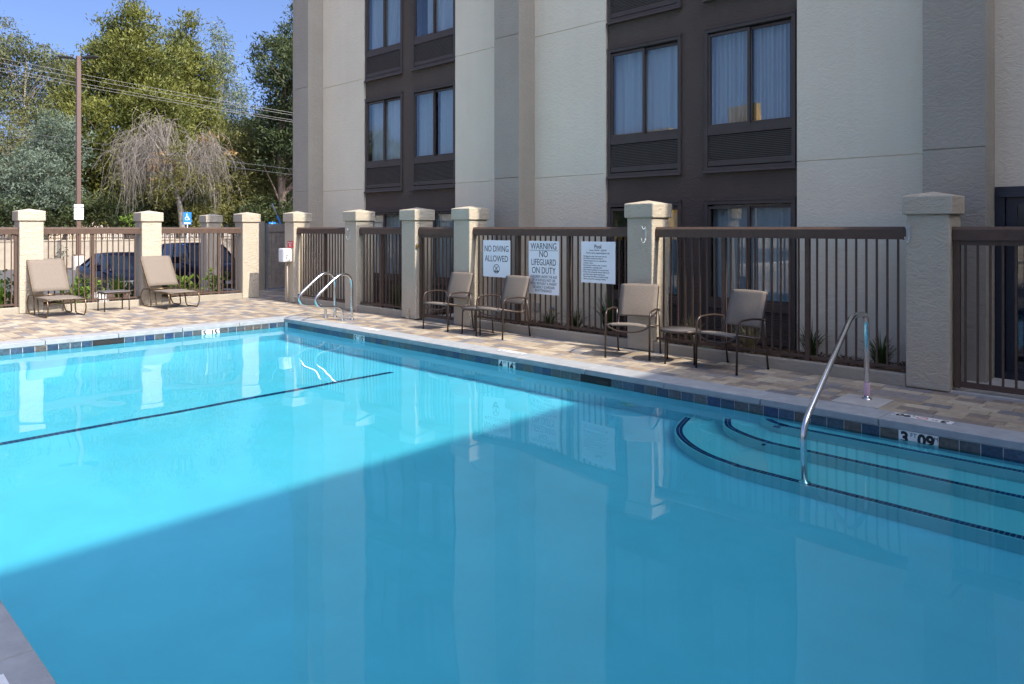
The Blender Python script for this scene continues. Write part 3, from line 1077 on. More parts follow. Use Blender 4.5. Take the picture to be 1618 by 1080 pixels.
seed = 1
for (b0, b1) in BAYS:
    holes = []
    wins = []
    w = 1.325
    for k in range(4):
        zf = BASE_Z + STOREY * k
        for (y0, y1) in ((b0 + 0.035, b0 + 0.035 + w), (b1 - 0.035 - w, b1 - 0.035)):
            wins.append((y0 + 0.03, y1 - 0.03, zf))
            holes.append((y0, y1, zf - 0.035 + (0.0 if k else 0.0), zf + 1.96))
    ys = sorted({b0, b1} | {h[0] for h in holes} | {h[1] for h in holes})
    zs = sorted({-0.3, ROOF_Z} | {h[2] for h in holes} | {h[3] for h in holes})
    hpart(wall_grid(ys, zs, holes, BAY_X, 0.22), 'window_bay', 'stucco_brown')
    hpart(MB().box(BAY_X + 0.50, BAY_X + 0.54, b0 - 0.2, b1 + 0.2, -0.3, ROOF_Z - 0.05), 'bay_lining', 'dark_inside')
    for (y0, y1, zf) in wins:
        seed += 1
        window_unit(y0, y1, zf, seed)

# glazed door at the near end of the wall
door = bpy.data.objects.new('door', None); COL.objects.link(door); door.parent = hotel
door.location = Vector((WALL_X, 1.26, 0)) - HO
door['label'] = 'dark framed glass door behind the fence gate'
slab_frame(-0.755, 0.755, 0.0, 2.10, -0.02, 0.12, 0.09).build('frame', 'dark_door', door)
slab_frame(-0.66, 0.66, 0.04, 2.0, 0.03, 0.08, 0.10).build('leaf_frame', 'dark_door', door)
MB().box(0.05, 0.056, -0.565, 0.565, 0.14, 1.905).build('pane', 'pane', door)
MB().box(0.03, 0.075, -0.562, 0.562, 0.90, 1.0).build('push_bar', 'dark_door', door)
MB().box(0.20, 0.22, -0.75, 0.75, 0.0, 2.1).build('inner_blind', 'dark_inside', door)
MB().bevel_box(-0.05, -0.021, 0.42, 0.72, 1.98, 2.035, 0.006, 1).build('door_closer', 'dark_door', door)

# ------------------------------------------------------------------ stucco pillars
PILLAR_W = 0.41
def pillar(x, y, label, base=0.0, top=1.79):
    """x, y: corner nearest the pool (smallest X and Y)."""
    t = thing('stucco_pillar', label, 'pillar', (x + PILLAR_W / 2, y + PILLAR_W / 2, base), 0, 'stucco pillars of the pool fence')
    h = PILLAR_W / 2
    MB().bevel_box(-h, h, -h, h, 0.0, top - base, 0.016, 3).build('shaft', 'stucco_pillar', t)
    c = h + 0.030
    z0, z1 = top - base, top - base + 0.195
    bm = bmesh.new()
    bmesh.ops.create_cube(bm, size=1.0)
    for v in bm.verts:
        v.co = Vector((v.co.x * 2 * c, v.co.y * 2 * c, z0 + (v.co.z + 0.5) * (z1 - z0)))
    topf = max(bm.faces, key=lambda f_: f_.calc_center_median().z)
    r_ = bmesh.ops.poke(bm, faces=[topf])
    r_['verts'][0].co.z += 0.045
    bmesh.ops.bevel(bm, geom=[e for e in bm.edges if max(abs(v.co.x) for v in e.verts) > c * 0.9 and not any(abs(v.co.x) < 1e-4 for v in e.verts)], offset=0.014, segments=2, affect='EDGES', profile=0.5)
    me = bpy.data.meshes.new('cap'); bm.to_mesh(me); bm.free()
    link('cap', me, 'stucco_pillar', t)
    return t

PR = [2.17, 5.71, 9.33, 10.79, 12.67, 15.10]
names = ['near pillar beside the glass door gate, fully in the building shadow', 'pillar right of the Pool rules sign, with a hook near its corner',
         'pillar left of the NO DIVING sign, behind the armchair', 'pillar with a padlock at its edge, left post of the narrow gate',
         'pillar behind the pool ladder rails, with a thin wire hook', 'pillar carrying the white emergency phone box']
PILLARS_R = [pillar(FENCE_X, y, n) for y, n in zip(PR, names)]
PLX = [1.43, 3.66, 5.90, 8.15]
names = ['pillar beyond the frame edge at the far corner of the deck', 'pillar behind the first lounger, at the far left', 'pillar between the two loungers, behind the second one', 'pillar beside the passage, end of the back fence']
PILLARS_L = [pillar(x, FENCE_Y, n) for x, n in zip(PLX, names)][0:]
pillar(8.72, 20.2, 'rear pillar out by the parked cars, behind the back fence', LOT_Z + 0.35, 1.80)

# ------------------------------------------------------------------ fence panels
RAIL_PROF = [(0.0, 0.0), (0.0, 0.105), (0.022, 0.135), (0.068, 0.135), (0.09, 0.105), (0.09, 0.0)]
RAIL_Z = 1.53
pk = MB().box(-0.0095, 0.0095, -0.0095, 0.0095, 0.16, RAIL_Z + 0.002).mesh('picket'); pk.materials.append(MATS['fence_brown'])
pg = MB().box(-0.0095, 0.0095, -0.0095, 0.0095, 0.10, RAIL_Z - 0.05).mesh('picket'); pg.materials.append(MATS['fence_brown'])
ps = MB().box(-0.025, 0.025, -0.025, 0.025, 0.10, RAIL_Z + 0.003).mesh('post'); ps.materials.append(MATS['fence_brown'])
def fence_panel(a, b, label, along='y', posts=(), plane=0.115, gate=False, rail=True):
    """Panel from a to b between pillars; plane = distance behind the pillars' deck-side face."""
    name = 'fence_gate' if gate else 'metal_fence'
    base = FENCE_X + plane if along == 'y' else FENCE_Y + plane
    ln = b - a
    loc = (base, a, 0) if along == 'y' else (a, base, 0)
    # local frame: u along the panel, w away from the deck
    t = thing(name, label, 'gate' if gate else 'fence', loc, 0, None if gate else 'brown metal fence panels')
    def P(u, w, z):
        return (w, u, z) if along == 'y' else (u, w, z)
    ax = along
    def bar(u0, u1, w0, w1, z0, z1, nm):
        m = MB()
        if along == 'y':
            m.box(w0, w1, u0, u1, z0, z1)
        else:
            m.box(u0, u1, w0, w1, z0, z1)
        return m.build(nm, 'fence_brown', t)
    m = MB()
    prof = [(w - 0.045, z + RAIL_Z) for w, z in RAIL_PROF]
    if along == 'y':
        m.prism(prof, -0.004, ln + 0.004, 'y')
    else:
        m.prism(prof, -0.004, ln + 0.004, 'x')
    m.build('top_rail', 'fence_brown', t)
    for u in (0.0, ln - 0.045):
        bar(u, u + 0.045, -0.051, 0.051, RAIL_Z - 0.006, RAIL_Z + 0.085, 'bracket')
    z_low = 0.03 if gate else 0.155
    bar(0.002, ln - 0.002, -0.016, 0.016, z_low + (0.02 if gate else 0), z_low + (0.075 if gate else 0.032), 'bottom_rail')
    if gate:
        for u in (0.012, ln - 0.062):
            bar(u, u + 0.05, -0.026, 0.026, 0.04, RAIL_Z - 0.001, 'stile')
        bar(0.063, ln - 0.063, -0.021, 0.021, RAIL_Z - 0.052, RAIL_Z - 0.002, 'head_rail')
    us = [] if gate else [p - a for p in posts]
    for u in us:
        link('post', ps, None, t, P(u, 0, 0))
    n = max(2, round(ln / 0.108))
    for k in range(1, n):
        u = ln * k / n
        if any(abs(u - q) < 0.045 for q in us) or (gate and (u < 0.09 or u > ln - 0.09)):
            continue
        link('picket', pg if gate else pk, None, t, P(u, 0, 0))
    return t
W = PILLAR_W
fence_panel(PR[0] + W, PR[1], 'long fence panel behind the shaded armchair', 'y', (3.66, 4.72))
fence_panel(PR[1] + W, PR[2], 'long fence panel carrying the three white signs', 'y', (7.26, 8.31))
fence_panel(PR[2] + W, PR[3], 'narrow gate with a padlock left of the armchairs', 'y', gate=True)
fence_panel(PR[3] + W, PR[4], 'fence panel between the narrow gate and the ladder rails', 'y', (11.98,))
fence_panel(PR[4] + W, PR[5], 'fence panel beside the emergency phone pillar', 'y', (14.0,))
fence_panel(0.55, PR[0] - 0.004, 'fence gate in front of the dark glass door', 'y', gate=True)
fence_panel(PLX[0] + W, PLX[1], 'back fence panel cut off by the picture edge', 'x', (2.6, 3.62))
fence_panel(PLX[1] + W, PLX[2], 'back fence panel between the loungers', 'x', (4.98,))
fence_panel(PLX[2] + W, PLX[3], 'back fence panel behind the second lounger', 'x', (7.62,))

# kerbs under the fences
def kerb(x0, x1, y0, y1, label):
    o = MB().bevel_box(x0, x1, y0, y1, -0.1, 0.125, 0.012, 2).build('fence_kerb', 'stucco_curb')
    tag(o, label, 'kerb', 'low kerbs under the fence', 'thing')
    return o
e = [(PR[0] + W, PR[1], 'low kerb under the fence behind the shaded armchair'), (PR[1] + W, PR[2], 'low kerb under the fence with the signs'),
     (PR[3] + W, PR[4], 'low kerb between the narrow gate and the ladder pillar'), (PR[4] + W, PR[5], 'low kerb by the emergency phone pillar')]
for a, b, n in e:
    kerb(FENCE_X + 0.012, FENCE_X + 0.098, a + 0.002, b - 0.002, n)
e = [(PLX[0] + W, PLX[1], 'low kerb at the left end of the back fence'), (PLX[1] + W, PLX[2], 'low kerb between the loungers under the back fence'), (PLX[2] + W, PLX[3], 'low kerb under the back fence by the second lounger')]
for a, b, n in e:
    kerb(a + 0.002, b - 0.002, FENCE_Y + 0.012, FENCE_Y + 0.098, n)

# planting beds
def bed(name, x0, x1, y0, y1, z, label):
    nx, ny = max(4, int((x1 - x0) / 0.12)), max(4, int((y1 - y0) / 0.12))
    vs = []
    for j in range(ny + 1):
        for i in range(nx + 1):
            x, y = x0 + (x1 - x0) * i / nx, y0 + (y1 - y0) * j / ny
            vs.append((x, y, z + 0.05 * mnoise.noise((x * 1.7, y * 1.7, 3)) + 0.02 * mnoise.noise((x * 9, y * 9, 1))))
    fs = [(j * (nx + 1) + i, j * (nx + 1) + i + 1, (j + 1) * (nx + 1) + i + 1, (j + 1) * (nx + 1) + i) for j in range(ny) for i in range(nx)]
    return tag(MB().add(vs, fs, True).build(name, 'mulch_soil'), label, kind='structure')
bed('mulch_bed', FENCE_X + 0.09, WALL_X + 0.1, 2.3, PR[2] + 0.2, 0.03, 'strip of dark bark mulch between fence and hotel wall')
bed('mulch_bed', FENCE_X + 0.09, WALL_X + 0.1, PR[3] + 0.2, 15.45, 0.03, 'strip of dark bark mulch beside the far window bay')
bed('planter_bed', -4.0, 8.4, FENCE_Y + 0.09, 21.0, 0.02, 'planted bed between the back fence and the car park')
o = MB().box(WALL_X - 1.12, WALL_X + 0.3, -2.0, 2.2, -0.1, 0.012).build('door_pad', 'concrete'); tag(o, kind='structure')
o = MB().box(FENCE_X + 0.2, WALL_X, PR[2] + 0.2, PR[3] + 0.2, -0.1, 0.008).build('gate_pad', 'concrete'); tag(o, kind='structure')
# passage behind the phone pillar: paving, enclosure wall and wooden gate
o = MB().box(8.47, 13.0, 16.92, 19.2, -0.5, -0.018).build('passage_paving', 'grout'); tag(o, kind='structure')
o = MB().bevel_box(-60, 8.6, 21.0, 21.2, LOT_Z - 0.1, LOT_Z + 0.13, 0.02, 2).build('lot_kerb', 'concrete'); tag(o, kind='structure')
ew = thing('enclosure_wall', 'tan enclosure wall with a boarded wooden gate behind the passage', 'wall', (9.6, 18.9, 0))
MB().bevel_box(-0.55, 0.14, 0.0, 0.2, -0.4, 1.82, 0.01, 1).build('wall_post', 'stucco_curb', ew)
MB().bevel_box(1.5, 3.4, 0.0, 0.2, -0.4, 1.82, 0.01, 1).build('wall_post', 'stucco_curb', ew)
MB().box(0.145, 0.20, -0.03, 0.05, 0.02, 1.78).build('gate_jamb', 'galvanised', ew)
for k in range(10):
    x = 0.22 + 0.126 * k
    MB().bevel_box(x, x + 0.122, 0.03, 0.055 + 0.004 * (k % 2), 0.03, 1.74, 0.004, 1).build('gate_board', 'wood_gate', ew)
MB().box(0.21, 1.49, 0.004, 0.029, 1.55, 1.76).build('gate_rail', 'wood_gate', ew)
MB().box(0.21, 1.49, 0.004, 0.029, 0.03, 0.16).build('gate_rail', 'wood_gate', ew)
# open gate leaf seen edge-on beside the passage
og = thing('open_gate_leaf', 'dark gate leaf standing open edge-on beside the passage', 'gate', (8.64, 17.4, 0))
MB().box(0.0, 0.05, 0.0, 1.1, 1.50, 1.64).build('top_rail', 'fence_brown', og)
MB().box(0.005, 0.045, 0.0, 0.05, 0.12, 1.5).build('stile', 'fence_brown', og)
MB().box(0.005, 0.045, 1.05, 1.1, 0.12, 1.5).build('stile', 'fence_brown', og)
for k in range(1, 9):
    link('picket', pk, None, og, (0.025, 0.05 + 0.111 * k, 0))
MB().box(0.008, 0.042, 0.051, 1.049, 0.12, 0.16).build('bottom_rail', 'fence_brown', og)

# ------------------------------------------------------------------ sling armchairs
def sling_sheet(rows, half_w, bow, n=8, th=0.004):
    """Fabric between two side rails: rows = [(y, z)], sagging by bow in the middle."""
    mb = MB()
    m = len(rows)
    vs = []
    for side in (0, 1):
        for j, (y, z) in enumerate(rows):
            a = rows[max(j - 1, 0)]; b = rows[min(j + 1, m - 1)]
            t = Vector((0, b[0] - a[0], b[1] - a[1])).normalized()
            nr = Vector((0, -t.z, t.y))
            env = math.sin(math.pi * min(1, max(0, (j + 0.4) / (m - 0.2))))
            for i in range(n + 1):
                u = 2 * i / n - 1
                off = -bow * (1 - u * u) * (0.35 + 0.65 * env) - (th if side else 0)
                p = Vector((u * half_w, y, z)) + nr * off
                vs.append(p)
    w = n + 1
    fs = []
    for s_ in (0, 1):
        o = s_ * m * w
        for j in range(m - 1):
            for i in range(n):
                a = o + j * w + i
                fs.append((a, a + 1, a + w + 1, a + w))
    o = m * w
    for j in range(m - 1):
        for i in (0, n):
            a = j * w + i
            fs.append((a, a + w, o + a + w, o + a))
    for i in range(n):
        for j in (0, m - 1):
            a = j * w + i
            fs.append((a, a + 1, o + a + 1, o + a))
    return mb.add(vs, fs, True)

def make_chair(label):
    t = thing('patio_armchair', label, 'chair', group='sling armchairs along the fence')
    hw = 0.285
    r = 0.0125
    # +y is the front; seat rail rises to the front, back leans away
    seat_back = curve([(0, 0.27, 0.405), (0, 0.24, 0.428), (0, 0.05, 0.40), (0, -0.12, 0.372), (0, -0.185, 0.385), (0, -0.215, 0.44), (0, -0.255, 0.60), (0, -0.315, 0.78), (0, -0.345, 0.885)], 6)
    for s in (-1, 1):
        x = s * hw
        MB().tube(fillet([(x, 0.275, 0.0), (x, 0.262, 0.60), (x, -0.05, 0.612), (x, -0.275, 0.575)], 0.10, 7), r).build('armrest', 'chair_metal', t)
        MB().tube([(x, -0.24, 0.585), (x, -0.262, 0.36), (x * 1.0, -0.315, 0.0)], r).build('leg', 'chair_metal', t)
        MB().tube([(s * (hw - 0.032), p.y, p.z) for p in seat_back], 0.0105).build('side_rail', 'chair_metal', t)
        MB().tube([(s * (hw - 0.03), -0.262, 0.60), (x, -0.262, 0.585)], 0.008, 8).build('bracket', 'chair_metal', t)
        MB().tube([(s * (hw - 0.03), -0.1, 0.375), (s * (hw - 0.0), -0.262, 0.38)], 0.008, 8).build('bracket', 'chair_metal', t)
        for y in (0.275, -0.315):
            MB().lathe([(0.0, 0.0), (0.0145, 0.0), (0.0145, 0.02), (0.0125, 0.024)], 10, (x, y, 0)).build('foot_cap', 'rubber', t)
    # bowed front stretcher hung between the front legs
    MB().tube(curve([(-hw, 0.266, 0.425), (-hw * 0.72, 0.272, 0.375), (-hw * 0.3, 0.275, 0.343), (hw * 0.3, 0.275, 0.343), (hw * 0.72, 0.272, 0.375), (hw, 0.266, 0.425)], 6), 0.0105).build('stretcher', 'chair_metal', t)
    MB().tube([(-hw + 0.03, -0.185, 0.378), (hw - 0.03, -0.185, 0.378)], 0.009, 8).build('stretcher', 'chair_metal', t)
    MB().tube([(-hw + 0.03, -0.342, 0.872), (hw - 0.03, -0.342, 0.872)], 0.009, 8).build('top_bar', 'chair_metal', t)
    seat = [(p.y, p.z + 0.006) for p in seat_back if p.y > -0.13 and p.z < 0.44]
    back = [(p.y + 0.006, p.z) for p in seat_back if p.z > 0.47 and p.y < -0.2] + [(-0.347, 0.893), (-0.36, 0.896), (-0.366, 0.885)]
    sling_sheet(seat, hw - 0.034, 0.018).build('seat', 'sling', t)
    sling_sheet(back, hw - 0.034, 0.022).build('backrest', 'sling', t)
    return t

# (front-left, front-right) feet seen from the pool side
CH = [((7.76, 9.70), (7.80, 9.10), 'brown sling armchair farthest from the steps, in front of the narrow gate'),
      ((7.80, 8.45), (7.80, 7.88), 'brown sling armchair below the NO DIVING sign, facing the ladder side'),
      ((7.66, 5.90), (7.87, 5.33), 'sunlit brown sling armchair in front of the hooked pillar'),
      ((7.86, 4.70), (7.77, 4.11), 'shaded brown sling armchair nearest the steps handrail')]
proto = make_chair(CH[0][2])
chairs = []
for i, (a, b, lab) in enumerate(CH):
    o = proto if i == 0 else copy_tree(proto)
    a, b = Vector(a), Vector(b)
    mid = (a + b) / 2
    d = (b - a).normalized()
    fwd = Vector((d.y, -d.x))                         # towards the pool
    if fwd.x > 0:
        fwd = -fwd
    o.rotation_euler.z = math.atan2(fwd.y, fwd.x) - math.pi / 2
    c = mid - fwd * 0.275
    o.location = (c.x, c.y, 0.0)
    o['label'] = lab
    chairs.append(o)

# ------------------------------------------------------------------ side tables
def round_table(loc, label, rot):
    t = thing('side_table', label, 'table', loc, rot, 'round side tables between armchairs')
    rad, h = 0.255, 0.41
    MB().lathe([(0.0, h - 0.004), (rad - 0.014, h - 0.004), (rad - 0.014, h - 0.012), (0.0, h - 0.012)], 40).build('top', 'table_top', t)
    MB().lathe([(rad - 0.016, h - 0.001), (rad - 0.012, h + 0.003), (rad, h + 0.001), (rad + 0.002, h - 0.012), (rad, h - 0.03), (rad - 0.012, h - 0.032), (rad - 0.016, h - 0.02), (rad - 0.016, h - 0.001)], 40).build('rim', 'chair_metal', t)
    for k in range(4):
        a = R(45 + 90 * k)
        c, s = math.cos(a), math.sin(a)
        MB().tube(fillet([(c * 0.05, s * 0.05, h - 0.03), (c * (rad - 0.02), s * (rad - 0.02), h - 0.035), (c * (rad - 0.01), s * (rad - 0.01), 0.0)], 0.05, 5), 0.0115, 10).build('leg', 'chair_metal', t)
    return t
round_table((8.03, 9.02 - 0.35, 0), 'small round brown table between the two far armchairs', 0.2)
round_table((8.05, 5.02, 0), 'small round brown table between the two near armchairs', 0.5)
tb = thing('low_side_table', 'low square dark table between the two loungers', 'table', (5.15, 16.3, 0))
MB().bevel_box(-0.25, 0.25, -0.22, 0.22, 0.372, 0.392, 0.006, 2).build('top', 'table_top', tb)
MB().box(-0.24, 0.24, -0.21, 0.21, 0.345, 0.3715).build('apron', 'chair_metal', tb)
for sx in (-1, 1):
    for sy in (-1, 1):
        MB().tube([(sx * 0.225, sy * 0.195, 0.346), (sx * 0.228, sy * 0.198, 0.0)], 0.012, 8).build('leg', 'chair_metal', tb)

# ------------------------------------------------------------------ low loungers by the back fence
def make_lounger(label):
    t = thing('low_lounger', label, 'lounger', group='low sling loungers by the back fence')
    hw = 0.315
    # +y = foot end
    for s in (-1, 1):
        x = s * hw
        # frame: back rail leaning away, seat rail curving down at the front into the sled loop
        MB().tube(curve([(x, -0.565, 1.035), (x, -0.40, 0.78), (x, -0.18, 0.44), (x, -0.09, 0.365), (x, 0.05, 0.335), (x, 0.35, 0.325), (x, 0.55, 0.325)], 6), 0.0125).build('side_rail', 'bronze_metal', t)
        MB().tube(fillet([(x, 0.10, 0.33), (x * 1.0, 0.18, 0.0135), (x, 0.66, 0.0135), (x, 0.74, 0.16), (x, 0.68, 0.335), (x, 0.30, 0.34)], 0.07, 6), 0.0125).build('leg', 'bronze_metal', t)
        MB().tube(fillet([(x, -0.14, 0.40), (x, -0.06, 0.0135), (x, -0.42, 0.0135), (x, -0.56, 0.20), (x, -0.44, 0.36), (x, -0.12, 0.375)], 0.07, 6), 0.0125).build('leg', 'bronze_metal', t)
    for (y, z) in ((-0.12, 0.375), (0.15, 0.325), (0.66, 0.33), (-0.555, 1.02)):
        MB().tube([(-hw, y, z), (hw, y, z)], 0.0115, 8).build('cross_bar', 'bronze_metal', t)
    back = [(-0.165 - 0.395 * k / 8, 0.435 + 0.61 * k / 8) for k in range(9)]
    seat = [(0.70 - 0.72 * k / 8, 0.332 + 0.012 * (k / 8) + (0 if k else -0.012)) for k in range(9)]
    sling_sheet(back, hw - 0.004, 0.012).build('backrest', 'sling', t)
    sling_sheet(seat, hw - 0.004, 0.022).build('seat', 'sling', t)
    return t
lg = make_lounger('taupe low lounger at the far left, against the first pillar')
lg.location = (4.12, 16.36, 0); lg.rotation_euler.z = R(180 + 2)
l2 = copy_tree(lg)
l2.location = (6.22, 16.34, 0); l2.rotation_euler.z = R(180 + 5)
l2['label'] = 'taupe low lounger in front of the middle pillar of the back fence'

# ------------------------------------------------------------------ stainless handrails
def escutcheon(x, y, z, parent):
    MB().lathe([(0.0, 0.012), (0.024, 0.014), (0.04, 0.010), (0.047, 0.0)], 24, (x, y, z)).build('base_cover', 'steel', parent)
for (y, lab) in ((12.20, 'stainless steel ladder grab rail farther from the camera, at the pool corner'), (11.64, 'stainless steel ladder grab rail closer to the armchairs, at the pool corner')):
    t = thing('ladder_rail', lab, 'handrail', (7.56, y, 0), 0, 'pair of ladder grab rails')
    pts = [(0.12, 0.0), (0.12, 0.35), (0.12, 0.62), (0.075, 0.76), (-0.04, 0.82), (-0.20, 0.77), (-0.45, 0.58), (-0.575, 0.47), (-0.615, 0.385), (-0.58, 0.30), (-0.50, 0.262), (-0.33, 0.25), (-0.18, 0.235), (-0.10, 0.18), (-0.08, 0.08), (-0.08, 0.0)]
    MB().tube(curve([(a, 0, b) for a, b in pts], 6), 0.0245, 16).build('tube', 'steel', t)
    escutcheon(0.12, 0, 0.002, t); escutcheon(-0.08, 0, 0.002, t)
t = thing('step_handrail', 'long stainless steel handrail leading from the deck into the pool steps', 'handrail', (7.53, 2.64, 0))
MB().tube(fillet([(0, 0, 0.0), (0, 0, 0.83), (-0.43, -0.015, 0.845), (-1.66, -0.10, 0.085), (-1.66, -0.11, -0.82)], 0.13, 8), 0.0245, 18).build('tube', 'steel', t)
escutcheon(0, 0, 0.014, t)
escutcheon(-1.66, -0.11, -0.82, t)
MB().lathe([(0.0252, 0.045), (0.0262, 0.047), (0.0262, 0.17), (0.0252, 0.172)], 20).build('faded_sleeve', 'pink_wrap', t)
o = MB().bevel_box(7.222, 7.66, 2.44, 2.86, -0.018, 0.012, 0.004, 1).build('rail_pad', 'concrete', deck)

# ------------------------------------------------------------------ signs on the fence
def sign(name, y0, y1, z0, z1, label):
    """y0 = left edge (far), y1 = right edge."""
    w, h = y0 - y1, z1 - z0
    t = thing(name, label, 'sign', (FENCE_X + 0.062, (y0 + y1) / 2, z0))
    MB().bevel_box(-0.004, 0.0, -w / 2, w / 2, 0.0, h, 0.0012, 1).build('board', 'sign_white', t)
    return t, w, h
def sign_text(t, body, dy, z, size, sx, mat='ink', bold=0.0, align='CENTER', line=1.0):
    """dy measured to the reader's right from the board's middle."""
    M = face_matrix((-0.0048, -dy, z), (0, -1, 0), (0, 0, 1))
    return lettering(body, size, mat, t, M, sx, align, bold, line)
t, w, h = sign('no_diving_sign', 9.062, 8.43, 0.855, 1.452, 'white sign reading NO DIVING ALLOWED on the fence')
sign_text(t, 'NO DIVING', 0, 0.455, 0.142, 0.76)
sign_text(t, 'ALLOWED', 0, 0.295, 0.142, 0.80)
mb = MB()
cz = 0.135
for k in range(36):
    a, b = 2 * math.pi * k / 36, 2 * math.pi * (k + 1) / 36
    mb.add([(-0.0052, r_ * math.cos(q) * 1.0, cz + r_ * math.sin(q)) for r_, q in ((0.074, a), (0.074, b), (0.063, b), (0.063, a))], [(0, 1, 2, 3)])
def stroke(mb, p, q, wd):
    p, q = Vector((0, *p)), Vector((0, *q)); d = (q - p).normalized(); n_ = Vector((0, -d.z, d.y)) * wd / 2
    mb.add([(-0.0052, v.y, v.z) for v in (p + n_, q + n_, q - n_, p - n_)], [(0, 1, 2, 3)])
stroke(mb, (0.046, cz + 0.048), (-0.046, cz - 0.046), 0.010)
stroke(mb, (-0.030, cz + 0.036), (0.012, cz - 0.002), 0.014)
stroke(mb, (0.012, cz), (0.036, cz - 0.030), 0.010)
stroke(mb, (0.052, cz - 0.036), (-0.052, cz - 0.036), 0.012)
stroke(mb, (0.044, cz - 0.050), (-0.044, cz - 0.050), 0.010)
mb.build('pictogram', 'ink', t)
t, w, h = sign('no_lifeguard_sign', 8.028, 7.404, 0.638, 1.453, 'tall white sign reading WARNING NO LIFEGUARD ON DUTY')
sign_text(t, 'WARNING', 0, h - 0.085, 0.138, 0.80)
mb = MB(); stroke(mb, (0.29, h - 0.145), (-0.29, h - 0.145), 0.006); mb.build('rule', 'ink', t)
sign_text(t, 'NO', 0, h - 0.205, 0.138, 0.84)
sign_text(t, 'LIFEGUARD', 0, h - 0.33, 0.138, 0.72)
sign_text(t, 'ON DUTY', 0, h - 0.455, 0.138, 0.78)
sign_text(t, "CHILDREN UNDER THE AGE\nOF 14 SHOULD NOT USE\nPOOL WITHOUT A PARENT\nOR ADULT GUARDIAN\nIN ATTENDANCE.", 0, h - 0.655, 0.058, 0.74, line=0.92)
t, w, h = sign('pool_rules_sign', 6.977, 6.361, 0.863, 1.457, 'white sign headed Pool with small lines of rules')
sign_text(t, 'Pool', 0, h - 0.075, 0.078, 0.9, bold=0.001)
sign_text(t, 'Hours: 7:00 AM - 10:00 PM', 0, h - 0.127, 0.034, 0.8)
sign_text(t, 'Pool for use by registered guests only.', 0, h - 0.165, 0.034, 0.8)
sign_text(t, "No lifeguard on duty. Swim at your own risk.\nNO DIVING. Maximum pool depth 5'.\nHotel & management are not responsible for\naccidents or injury.\nNon-swimmers & children under 14 must be\naccompanied by a responsible adult.\nGlass containers prohibited. Do not push others.\nPersons with communicable diseases shall not use\npool. Please shower before entering pool.\nPersons under the influence of alcohol or drugs\nshall not use pool for swimming or bathing.",
          -0.265, h - 0.375, 0.029, 0.80, align='LEFT', line=1.12)

# ------------------------------------------------------------------ small things on the pillars
t = thing('emergency_phone', 'white emergency phone box on the far right-hand pillar', 'phone box', (8.36, 15.30, 0.90))
MB().bevel_box(-0.10, 0.098, -0.10, 0.12, 0.0, 0.30, 0.02, 2).build('housing', 'box_white', t)
MB().bevel_box(-0.09, 0.09, -0.125, -0.1005, 0.012, 0.288, 0.008, 2).build('door', 'box_white', t)
MB().bevel_box(0.02, 0.05, -0.16, -0.126, 0.05, 0.25, 0.01, 2).build('handset', 'box_white', t)
MB().tube(curve([(0.035, -0.145, 0.06), (0.0, -0.15, 0.02), (-0.04, -0.14, 0.09), (-0.05, -0.13, 0.16), (0.0, -0.135, 0.14)], 5), 0.005, 6).build('cord', 'rubber', t)
MB().tube([(0.05, 0.0, 0.0), (0.05, -0.02, -0.895)], 0.016, 10).build('conduit', 'conduit', t)
t = thing('emergency_sign', 'small red emergency notice above the phone box', 'sign', (FENCE_X - 0.006, 15.24, 1.21))
MB().box(0.0, 0.004, -0.13, 0.13, 0.0, 0.15).build('board', 'sign_red', t)
M = face_matrix((-0.0012, 0, 0.112), (0, -1, 0), (0, 0, 1)); lettering('EMERGENCY', 0.044, 'white_ink', t, M, 0.85)
M = face_matrix((-0.0012, 0, 0.052), (0, -1, 0), (0, 0, 1)); lettering('911', 0.07, 'white_ink', t, M, 1.0, bold=0.002)
def hook(y, z0, z1, label, small=False):
    t = thing('wall_hook', label, 'hook', (FENCE_X - 0.004, y, z0), group='white hooks on the pillars')
    h = z1 - z0
    MB().bevel_box(-0.006, 0.002, -0.012, 0.012, 0.02, h, 0.002, 1).build('plate', 'hook_white', t)
    MB().tube(fillet([(-0.004, 0, h - 0.02), (-0.05, 0.01, h - 0.05), (-0.05, 0.02, h - 0.0)], 0.02, 4), 0.005, 8).build('upper_prong', 'hook_white', t)
    MB().tube(fillet([(-0.004, 0, 0.06), (-0.02, 0, 0.0), (-0.06, 0.015, 0.0), (-0.07, 0.02, 0.06)], 0.03, 4), 0.005, 8).build('lower_prong', 'hook_white', t)
hook(2.545, 1.50, 1.68, 'white metal hook on the near shaded pillar')
hook(5.815, 1.455, 1.675, 'white metal hook on the pillar beside the Pool sign')
hook(12.89, 1.425, 1.65, 'thin white hook on the pillar behind the ladder rails')
t = thing('padlock', 'small brass padlock on the narrow gate latch', 'padlock', (FENCE_X + 0.03, 10.765, 1.30))
MB().bevel_box(-0.02, 0.02, -0.022, 0.022, 0.0, 0.05, 0.005, 2).build('body', 'brass', t)
MB().tube(fillet([(0, -0.014, 0.048), (0, -0.014, 0.085), (0, 0.014, 0.085), (0, 0.014, 0.048)], 0.014, 4), 0.004, 8).build('shackle', 'steel', t)
t = thing('conduit_stub', 'short tan conduit stub at the foot of the gate pillar', 'conduit', (FENCE_X - 0.035, 10.98, 0))
MB().bevel_box(-0.025, 0.03, -0.03, 0.03, 0.0, 0.17, 0.008, 2).build('cover', 'conduit', t)
t = thing('valve_box_lid', 'round green valve box lid in the mulch behind the near table', 'lid', (8.82, 5.15, 0.045))
MB().lathe([(0.0, 0.03), (0.10, 0.03), (0.115, 0.022), (0.12, 0.0)], 24).build('lid', 'green_lid', t)
t = thing('hose_bib', 'hose tap with a blue handle low on the hotel wall', 'tap', (9.58, 8.40, 0.27))
